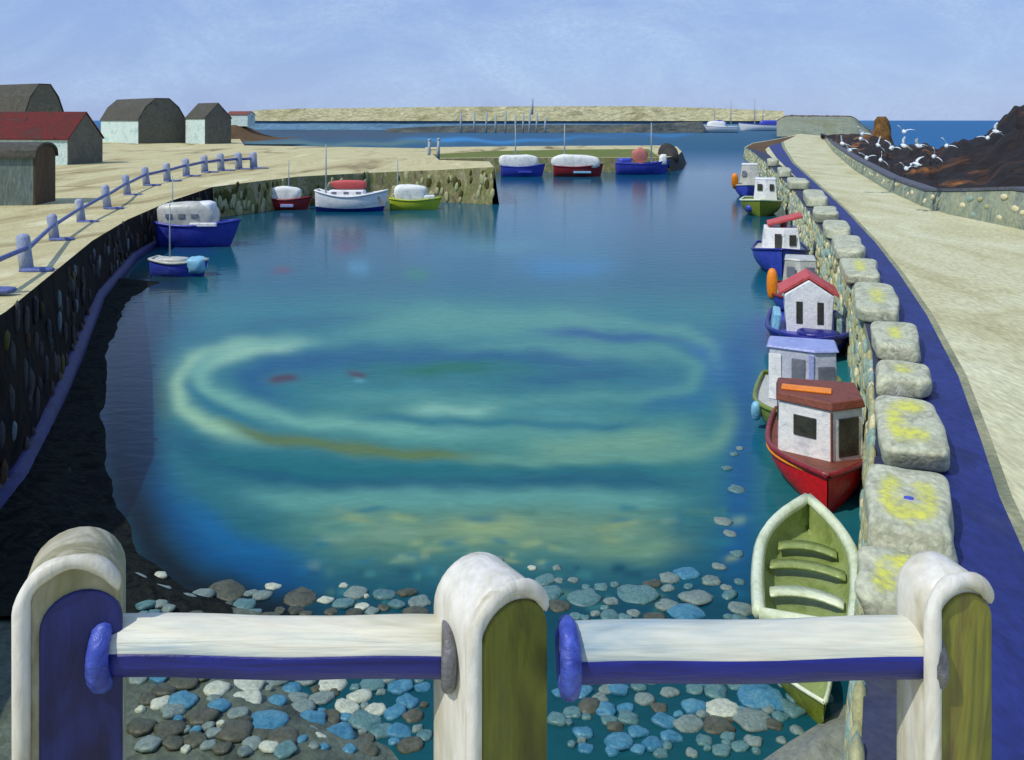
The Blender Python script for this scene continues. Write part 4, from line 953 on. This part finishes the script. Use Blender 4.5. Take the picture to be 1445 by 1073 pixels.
# white boat with red cover
t, L, B, d = side_boat('long white sailing boat with a red sail cover and navy waterline', 439, 541, 300, 'white', 'white', 1.35, 1, bow=.75, stern=.75, band=(0, 3, M['navy']))
mb = MB(); mb.box((-.2, 0, 1.75), (L * .5, B * .6, .75)); mb.build('cabin', M['white'], t, bevel=.18)
for k in (-1.2, 0, 1.2):
    mb = MB(); mb.box((k - .2, -B * .3, 1.85), (.5, .05, .25)); mb.build('window', M['panel_slate'], t, bevel=.03)
lump(t, 'sail_cover', (-.1, 0, 2.65), (L * .5, .8, .9), M['red_roof'], 5, .6, .12); mast(t, -L * .33, 0, 1.5, 6.6, .1)
mb = MB(); mb.tube([(L * .38, -.3, 1.9), (L * .5 - .2, -.5, .6)], .08, 6); mb.build('spar', M['rope'], t)
# yellow green boat
t, L, B, d = side_boat('boat with a yellow-green hull and white humped cabin', 545, 618, 297, 'yellow_green', 'yellow_green', .9, 1, bow=.3)
lump(t, 'cabin', (-.2, 0, 1.6), (L * .62, B * .75, 1.7), M['white_canvas'], 8); mast(t, -L * .3, 0, 1.2, 5.0, .08)
lump(t, 'bow_cover', (L * .28, 0, 1.2), (L * .3, B * .6, .6), M['white_canvas'], 11)
# three at the grassy pier
t, L, B, d = side_boat('blue sailing boat with a white cover, leftmost of the three at the grassy pier', 704, 767, 250, 'blue_mid', 'blue_mid', 1.5, 1, bow=.5)
lump(t, 'cover', (-.3, 0, 2.4), (L * .86, B * .8, 2.4), M['white_canvas'], 13); mast(t, -.9, 0, 2, 8.2, .13)
mb = MB(); mb.box((.6, -B / 2 + .02, .8), (2.2, .16, .3)); mb.build('side_patch', M['blue_hull'], t, bevel=.05)
t, L, B, d = side_boat('dark red sailing boat with long white cover at the grassy pier', 779, 850, 250, 'dark_red', 'dark_red', 1.5, 1, bow=.5)
lump(t, 'cover', (-.3, 0, 2.3), (L * .98, B * .8, 2.4), M['white_canvas'], 17); mast(t, -L * .24, 0, 2, 8.4, .15)
mb = MB(); mb.box((.8, -B / 2 + .0, .75), (2.8, .2, .32)); mb.build('side_stripe', M['sky_blue'], t, bevel=.05)
t, L, B, d = side_boat('blue boat with a salmon sail bundle and white bow tip', 868, 944, 247, 'blue_mid', 'blue_mid', 1.7, 1, bow=.6)
lump(t, 'sail_bundle', (-.2, 0, 3.1), (L * .3, B * .5, 2.6), M['salmon'], 19, .9); lump(t, 'bow_cover', (L * .42, 0, 2.4), (L * .13, B * .5, 1.8), M['white_canvas'], 21)
lump(t, 'hood', (-L * .3, 0, 2.2), (L * .26, B * .5, 1.1), M['blue_hull'], 23); mast(t, L * .2, 0, 2, 8.6, .15)
# motor boat and dinghy sail boat under the left wall
t, L, B, d = side_boat('blue motor boat with a bulky white and grey cabin, moored under the left wall', 206, 322, 351, 'blue_mid', 'blue_mid', 1.5, 1, bow=.35, B=2.6, name='motor_boat', rake=.9, rz=0)
lump(t, 'cabin', (-.35, 0, 2.2), (L * .74, 2.0, 1.9), M['grey_pale'], 25, .5, .16)
lump(t, 'wheelhouse', (.9, 0, 2.75), (1.3, 1.5, .95), M['white'], 27, .55, .12)
mb = MB(); mb.box((1.1, -1.22, 1.66), (1.9, .2, .28)); mb.build('side_deck', M['white'], t, bevel=.06)
mast(t, -1.6, .2, 2.0, 5.0, .06)
for k in (-1.4, -.5, .4):
    mb = MB(); mb.box((k, -.99, 2.25), (.5, .1, .34)); mb.build('window', M['panel_slate'], t, bevel=.05)
t, L, B, d = side_boat('small blue sailing dinghy with a pale deck and light blue bow cover', 203, 284, 392, 'blue_hull', 'grey_pale', .75, 1, bow=.2, B=1.5, rake=.4, rz=-4, name='sailing_dinghy')
lump(t, 'bow_cover', (L * .36, 0, .62), (L * .3, 1.25, .95), M['sky_blue'], 29)
lump(t, 'deck_cover', (-.35, 0, .86), (L * .6, 1.05, .42), M['grey_pale'], 31); mast(t, -L * .14, 0, .5, 4.35, .055)
# far boats at the harbour mouth
t, L, B, d = side_boat('white yacht with a blue hood far off at the harbour mouth', 986, 1046, 187.5, 'white', 'white', 4.2, -1, bow=1.5, B=9, name='yacht', rake=3)
lump(t, 'cabin', (2, 0, 6), (13, 6, 5), M['white'], 33); lump(t, 'hood', (-1, -2, 6), (11, 6, 6), M['blue_hull'], 35, .9); mast(t, 3, 0, 5, 20, .35); mast(t, -9, 0, 5, 24, .4)
t, L, B, d = side_boat('long pale yacht with a blue deck line far off at the harbour mouth', 1046, 1118, 185, 'white', 'blue_mid', 5.0, -1, bow=2, B=9, name='yacht', rake=3)
lump(t, 'cabin', (-4, 0, 7), (18, 6, 4), M['blue_hull'], 37); mast(t, 9, 0, 5, 27, .5); mast(t, 2, 0, 5, 21, .35)

# ------------------------------------------------------------------ mooring poles on the piers and breakwater
PO = [(605, 198, 227, Z2, 'thin grey pole at the left end of the grassy pier, left of two'), (618, 197, 227, Z2, 'thin grey pole at the left end of the grassy pier, right of two')]
for x, yt, yb, z, lab in PO:
    c = P(x, yb, z); h = (yb - yt) * c.y / K
    t = thing('mooring_pole', lab, 'pole', c, 0, 'mooring poles'); mb = MB(); mb.tube([(0, 0, 0), (.12, 0, h)], [.3, .22], 8); mb.build('shaft', M['pole'], t, True)
    mb = MB(); mb.blob((.12, 0, h), (.6, .6, .5)); mb.build('cap', M['pole'], t, True)
for k, (x, yt, yb) in enumerate([(650, 160, 178), (669, 158, 179), (686, 158, 177), (699, 162, 178), (713, 157, 178), (727, 163, 178), (738, 161, 178), (747, 156, 184), (757, 160, 179), (769, 166, 178), (751, 140, 160)]):
    d = 630.0; z0 = EYE - (yb - HY) * d / K; z1 = EYE + (HY - yt) * d / K
    lab = 'pale mooring pole standing in the row before the cream breakwater' if k < 10 else 'tallest pole, rising above the cream breakwater into the sky'
    t = thing('mooring_pole', lab, 'pole', ((x - CX) / K * d, d, z0), 0, 'mooring poles'); mb = MB(); mb.tube([(0, 0, -6 if k < 10 else -1), (.3, 0, z1 - z0)], [.8, .6], 8); mb.build('shaft', M['pole'], t, True)

# ------------------------------------------------------------------ gulls over the rocks
GL = [(1189, 203, 45), (1199, 212, 20), (1215, 196, 60), (1217, 189, 35), (1239, 205, 70), (1258, 209, 30), (1276, 186, 15), (1276, 206, 50), (1297, 206, 25), (1223, 223, 10), (1243, 226, 65), (1279, 238, 15), (1294, 232, -30), (1318, 221, 60), (1336, 206, 35), (1394, 195, -20), (1406, 186, 50)]
GLAB = ['white gull low over the wall, leftmost of the flock', 'small white gull close under the leftmost gull', 'white gull just left below the brown rock stump', 'white gull above its pair beside the brown rock stump',
        'white gull with a long trailing wing below the brown rock stump', 'white gull right below the brown rock stump', 'white gull alone against the blue sea, highest over the water', 'white gull at the foot of the blue sea, left of centre', 'white gull at the notch of rocks under the sea',
        'white gull low on the dark rock, left of two lower ones', 'bluish white gull with a raised wing low on the dark rock', 'white gull lowest of the whole flock', 'faint gull right above the lowest gull', 'white gull with one long wing in the middle of the dark rocks', 'white gull at the rock edge right of the sea',
        'pale blue gull on the dark crag at the right', 'white gull highest on the crag at the far right']
for (x, y, bank), lab in zip(GL, GLAB):
    d = 62.0 if x > 1250 else 78.0
    c = Vector(((x - CX) / K * d, d, EYE - (y - HY) * d / K))
    sc = .78 if x > 1250 else .92
    mb = MB()
    mb.tube([(-.34, 0, .0), (-.22, 0, .0), (0, 0, -.02), (.22, 0, .02), (.33, 0, .06), (.40, 0, .06), (.47, 0, .04)], [.03, .12, .19, .16, .11, .085, .014], 10)
    mb.add([(-.3, -.04, 0), (-.3, .04, 0), (-.55, .12, .02), (-.58, -.12, .02), (-.3, 0, .04)], [(0, 1, 2, 3), (4, 3, 2), (4, 0, 3), (4, 2, 1)])
    for sg in (1, -1):
        st_ = [(.14, .08, .05, .38), (.18, .28, .22, .40), (.06, .52, .34, .34), (-.2, .80, .38, .10)]
        rr = [[Vector((xx + cw * .5, yy * sg, zz)), Vector((xx, yy * sg, zz + .035)), Vector((xx - cw * .5, yy * sg, zz)), Vector((xx, yy * sg, zz - .02))] for xx, yy, zz, cw in st_]
        mb.loft(rr)
    o = mb.build('gull', M['gull'], None, True); o.location = c; o.scale = (sc,) * 3
    o.rotation_euler = (R(bank), R(-8), R(40 + (bank * 3) % 80)); tag(o, lab, 'gull', 'gulls over the brown rocks')

# ------------------------------------------------------------------ stones on the shore (each a stone of its own)
PB = [  # px, py, px wide, colour, window
 (307, 974, 34, 'pale'), (312, 951, 36, 'pale'), (350, 966, 46, 'pale'), (345, 991, 42, 'pale'), (332, 1032, 44, 'dark'), (387, 960, 40, 'grey'), (470, 962, 38, 'pale'), (452, 984, 36, 'grey'), (509, 981, 32, 'pale'), (490, 997, 34, 'pale'), (530, 1001, 30, 'pale'),
 (515, 1015, 44, 'teal'), (258, 989, 34, 'blue'), (310, 997, 30, 'blue'), (389, 992, 30, 'blue'), (412, 970, 28, 'blue'), (378, 1019, 56, 'blue'), (440, 1016, 40, 'blue'), (477, 1037, 44, 'blue'), (564, 967, 34, 'blue'), (575, 988, 30, 'blue'), (556, 1004, 32, 'blue'), (563, 1031, 38, 'blue'), (260, 963, 40, 'dark'), (285, 1011, 40, 'dark'), (425, 1000, 40, 'grey'), (462, 1013, 36, 'dark'), (240, 1030, 40, 'dark'), (400, 1040, 40, 'dark'), (232, 975, 34, 'dark'), (540, 1030, 34, 'teal'), (420, 985, 30, 'grey'),
 (823, 974, 30, 'blue'), (808, 1004, 26, 'teal'), (855, 1001, 30, 'blue'), (883, 998, 24, 'blue'), (873, 972, 28, 'blue'), (823, 1032, 30, 'blue'), (901, 1031, 28, 'blue'), (938, 1016, 32, 'blue'), (947, 1038, 30, 'blue'), (983, 957, 38, 'blue'), (980, 995, 34, 'blue'), (1073, 981, 62, 'blue'), (1018, 998, 48, 'pale'), (1063, 1014, 52, 'grey'), (1013, 1022, 44, 'dark'), (973, 1020, 40, 'grey'), (915, 957, 26, 'teal'), (910, 985, 30, 'grey'), (945, 975, 26, 'grey'), (875, 1045, 40, 'blue'), (1040, 962, 34, 'teal'), (855, 972, 20, 'grey'), (1010, 975, 30, 'teal'), (1120, 1000, 30, 'teal'), (1166, 984, 20, 'blue'), (930, 997, 24, 'dark'), (868, 1024, 24, 'dark'),
 (191, 818, 30, 'grey'), (220, 836, 38, 'grey'), (257, 848, 42, 'grey'), (227, 812, 16, 'pale'), (320, 832, 54, 'dark'), (385, 826, 22, 'pale'), (370, 838, 26, 'grey'), (425, 843, 44, 'dark'), (460, 845, 22, 'pale'), (485, 850, 30, 'teal'), (542, 838, 30, 'teal'), (485, 825, 12, 'pale'), (354, 836, 18, 'grey'), (510, 855, 20, 'pale'), (560, 852, 26, 'teal'), (517, 840, 8, 'pale'),
 (751, 800, 12, 'pale'), (786, 800, 12, 'grey'), (788, 818, 13, 'grey'), (809, 817, 14, 'grey'), (825, 843, 44, 'teal'), (862, 847, 22, 'grey'), (898, 837, 60, 'teal'), (943, 853, 36, 'grey'), (970, 863, 50, 'blue'), (983, 841, 48, 'grey'), (1003, 818, 26, 'grey'), (970, 808, 34, 'blue'), (1048, 876, 30, 'teal'), (882, 870, 20, 'teal'), (920, 824, 26, 'dark'), (1040, 780, 18, 'teal'), (1015, 798, 20, 'grey'), (1036, 640, 12, 'teal'), (1044, 632, 10, 'grey'), (1026, 660, 16, 'teal'), (1040, 690, 22, 'teal'), (1020, 735, 26, 'grey'), (700, 790, 24, 'grey'), (1030, 752, 18, 'grey')]
rs = random.Random(21)
def free(x, y, w): return all((x - q[0]) ** 2 + ((y - q[1]) * 1.8) ** 2 > ((w + q[2]) * .42) ** 2 for q in PB)
for (x0, x1, y0, y1, n_, kinds) in ((195, 600, 950, 1062, 58, ['dark', 'grey', 'dark', 'teal', 'grey', 'blue', 'pale']), (785, 1130, 950, 1062, 48, ['teal', 'grey', 'dark', 'teal', 'blue']),
                                   (190, 600, 834, 870, 26, ['dark', 'grey', 'teal', 'dark']), (760, 1050, 812, 872, 22, ['teal', 'grey', 'dark', 'teal'])):
    for _ in range(n_ * 8):
        x, y, w = rs.uniform(x0, x1), rs.uniform(y0, y1), rs.uniform(12, 36)
        if free(x, y, w) and n_ > 0: PB.append((x, y, w, rs.choice(kinds))); n_ -= 1
CN = {'pale': 'pale whitish', 'grey': 'grey', 'dark': 'dark olive', 'blue': 'bright blue', 'teal': 'dull teal'}
for i, (x, y, w, cn) in enumerate(PB):
    c = P(x, y, .1); wm = w * c.y / K; rr = random.Random(i + 50)
    if 600 < x < 785 and y >= 870: where = 'in the shallows behind the middle post'
    elif y > 900: where = 'seen below the left white rail' if x < 650 else 'seen below the right white rail'
    elif x < 300 and y < 900: where = 'on the dark bank behind the left white rail'
    elif x < 660: where = 'in the shallows above the left white rail'
    else: where = 'in the shallows above the right white rail'
    # height of the bed there
    if x < 660 and y > 900: z = max(0, float(np.clip((np.interp(y, sx_y, sx_x) - x) / 120, -1, 1)) * .30)
    elif x < 300: z = max(0, float(np.clip((np.interp(y, bx_y, bx_x) - x) / 110, -1, 1)) * .42)
    else: z = 0
    c = P(x, y, z + .03)
    mb = MB(); mb.blob((0, 0, 0), (wm * 1.05, wm * rr.uniform(.75, 1.05), .12 if wm > .3 else .09), seg=16, rings=8, jit=.3, seed=i, sq=.75)
    o = mb.build('stone', M['pebble_' + cn], None, True); o.location = (c.x, c.y, z + (.03 if z > .02 else 0)); o.rotation_euler = (rr.uniform(-.1, .1), rr.uniform(-.12, .12), rr.uniform(-.6, .6))
    tag(o, f'{CN[cn]} flat stone {where}', 'stone', f'{CN[cn]} stones {where}')

# ------------------------------------------------------------------ terrace and the big railing in front
mb = MB(); ZT = 6.4
mb.add([(-14, -6, ZT), (14, -6, ZT), (14, 3.35, ZT), (-14, 3.35, ZT)], [(0, 1, 2, 3)]); o = mb.build('terrace', M['path']); o['kind'] = 'structure'
tw = MB(); tw.add([(-14, 3.35, -.5), (14, 3.35, -.5), (14, 3.35, ZT - .01), (-14, 3.35, ZT - .01)], [(3, 2, 1, 0)]); o = tw.build('terrace_wall', M['cobble_base']); tag(o, 'stone front of the terrace under the white and blue railing', 'wall')

DP = 3.0; SC = K / DP
fr = thing('harbour_railing', 'big round-topped posts joined by two blue-shaded white rails across the foreground', 'railing', (0, DP, ZT))
def fz(y): return EYE - (y - HY) / SC - ZT
def fx(x): return (x - CX) / SC
def arch(w, h, n=14, sx=1.0):
    """outline of a round-topped slab, counter-clockwise seen from the front (x, z)"""
    r = w / 2; pts_ = [(-r, 0), (r, 0)]
    for k in range(n + 1):
        a = math.pi * k / n; pts_.append((r * math.cos(a), h - r * .95 + r * .95 * math.sin(a)))
    return pts_
def post(xc, w, dep, h, rz, body_m, face_m, face_w=.8, face_off=0.06, fh=.93, rim_m=None):
    x0 = fx(xc)
    mb = MB(); a = arch(w, h)
    mb.loft([[Vector((x, -dep / 2, z)) for x, z in a], [Vector((x, dep / 2, z)) for x, z in a]])
    po = mb.build('post', body_m, fr, True, loc=(x0, 0, 0), rz=rz, bevel=.035)
    for p in po.data.polygons: p.use_smooth = len(p.vertices) == 4
    mb = MB(); a = arch(w * face_w, h * fh)
    mb.loft([[Vector((x + face_off, -dep / 2 - .012, z)) for x, z in a], [Vector((x + face_off, -dep / 2 + .02, z)) for x, z in a]])
    fp = mb.build('face_panel', face_m, po, False, bevel=.008)
    ar_ = arch(w * .95, h * .985, 20)[2:][::-1]; ar_ = [(-w * .475, .0), (-w * .475, h * .5)] + ar_[0:20]
    mb = MB(); mb.tube([(x, -dep / 2 - .012, z) for x, z in ar_], [.025 + .003 * math.sin(k * .9) for k in range(len(ar_) - 3)] + [.022, .016, .006], 10)
    mb.build('rim', rim_m or body_m, po, True)
    return po
RZ = R(34)
H1 = fz(760); H2 = fz(798); H3 = fz(790)
post(107, .30, .24, H1, R(20), M['post_grey'], M['post_blue'], .82, .03, .9, M['post_white'])
post(688, .30, .26, H2, R(34), M['post_white'], M['post_olive'], .86, .02, .94)
post(1326, .235, .18, H3, R(14), M['post_white'], M['post_olive'], .86, .02, .94)
def rail(xa, xb, ya, yb, blue_end):
    """tube with a white upper half and shade painted blue on the lower"""
    za, zb_ = fz(ya), fz(yb); n = 30
    r = .092
    A = Vector((fx(xa), -.02, za)); B = Vector((fx(xb), -.02, zb_))
    mb = MB(); N_ = 24; top = []; low = []
    for i in range(n + 1):
        f = i / n; c = A.lerp(B, f); c.z += .004 * math.sin(f * 9); rad = r * (1 + .03 * mn.noise(Vector((f * 5, xa, 0))))
        top.append([c + Vector((0, math.cos(t_) * rad, math.sin(t_) * rad)) for t_ in [R(-25) + R(200) * k / N_ for k in range(N_ + 1)]])
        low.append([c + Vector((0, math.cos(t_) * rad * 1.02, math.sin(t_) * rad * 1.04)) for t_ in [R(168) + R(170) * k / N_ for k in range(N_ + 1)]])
    mb.loft(top); ro = mb.build('rail', M['rail_white'], fr, True)
    mb = MB(); mb.loft(low); mb.build('rail_underside', M['rail_shade'], ro, True)
    mb = MB()
    # collar at the left end, a fat curled ring
    ring = [Vector((A.x + .01 + .02 * math.sin(t_ * .5), A.y - .02 + math.cos(t_) * r * 1.02, A.z + math.sin(t_) * r * 1.05)) for t_ in np.linspace(R(20), R(380), 22)]
    mb.tube(ring, [.022 + .014 * math.sin(math.pi * k / 21) for k in range(22)], 10); mb.build('collar', M['socket_blue'], ro, True)
    mb = MB()
    ring = [Vector((B.x - .015 - .01 * math.cos(t_), B.y - .03 + math.cos(t_) * r * .95, B.z + math.sin(t_) * r * 1.05)) for t_ in np.linspace(R(20), R(380), 22)]
    mb.tube(ring, [.014 + .012 * math.sin(math.pi * k / 21) for k in range(22)], 10); mb.build('socket', M['socket_grey'], ro, True)
rail(150, 640, 905, 908, True)
rail(790, 1302, 916, 908, True)
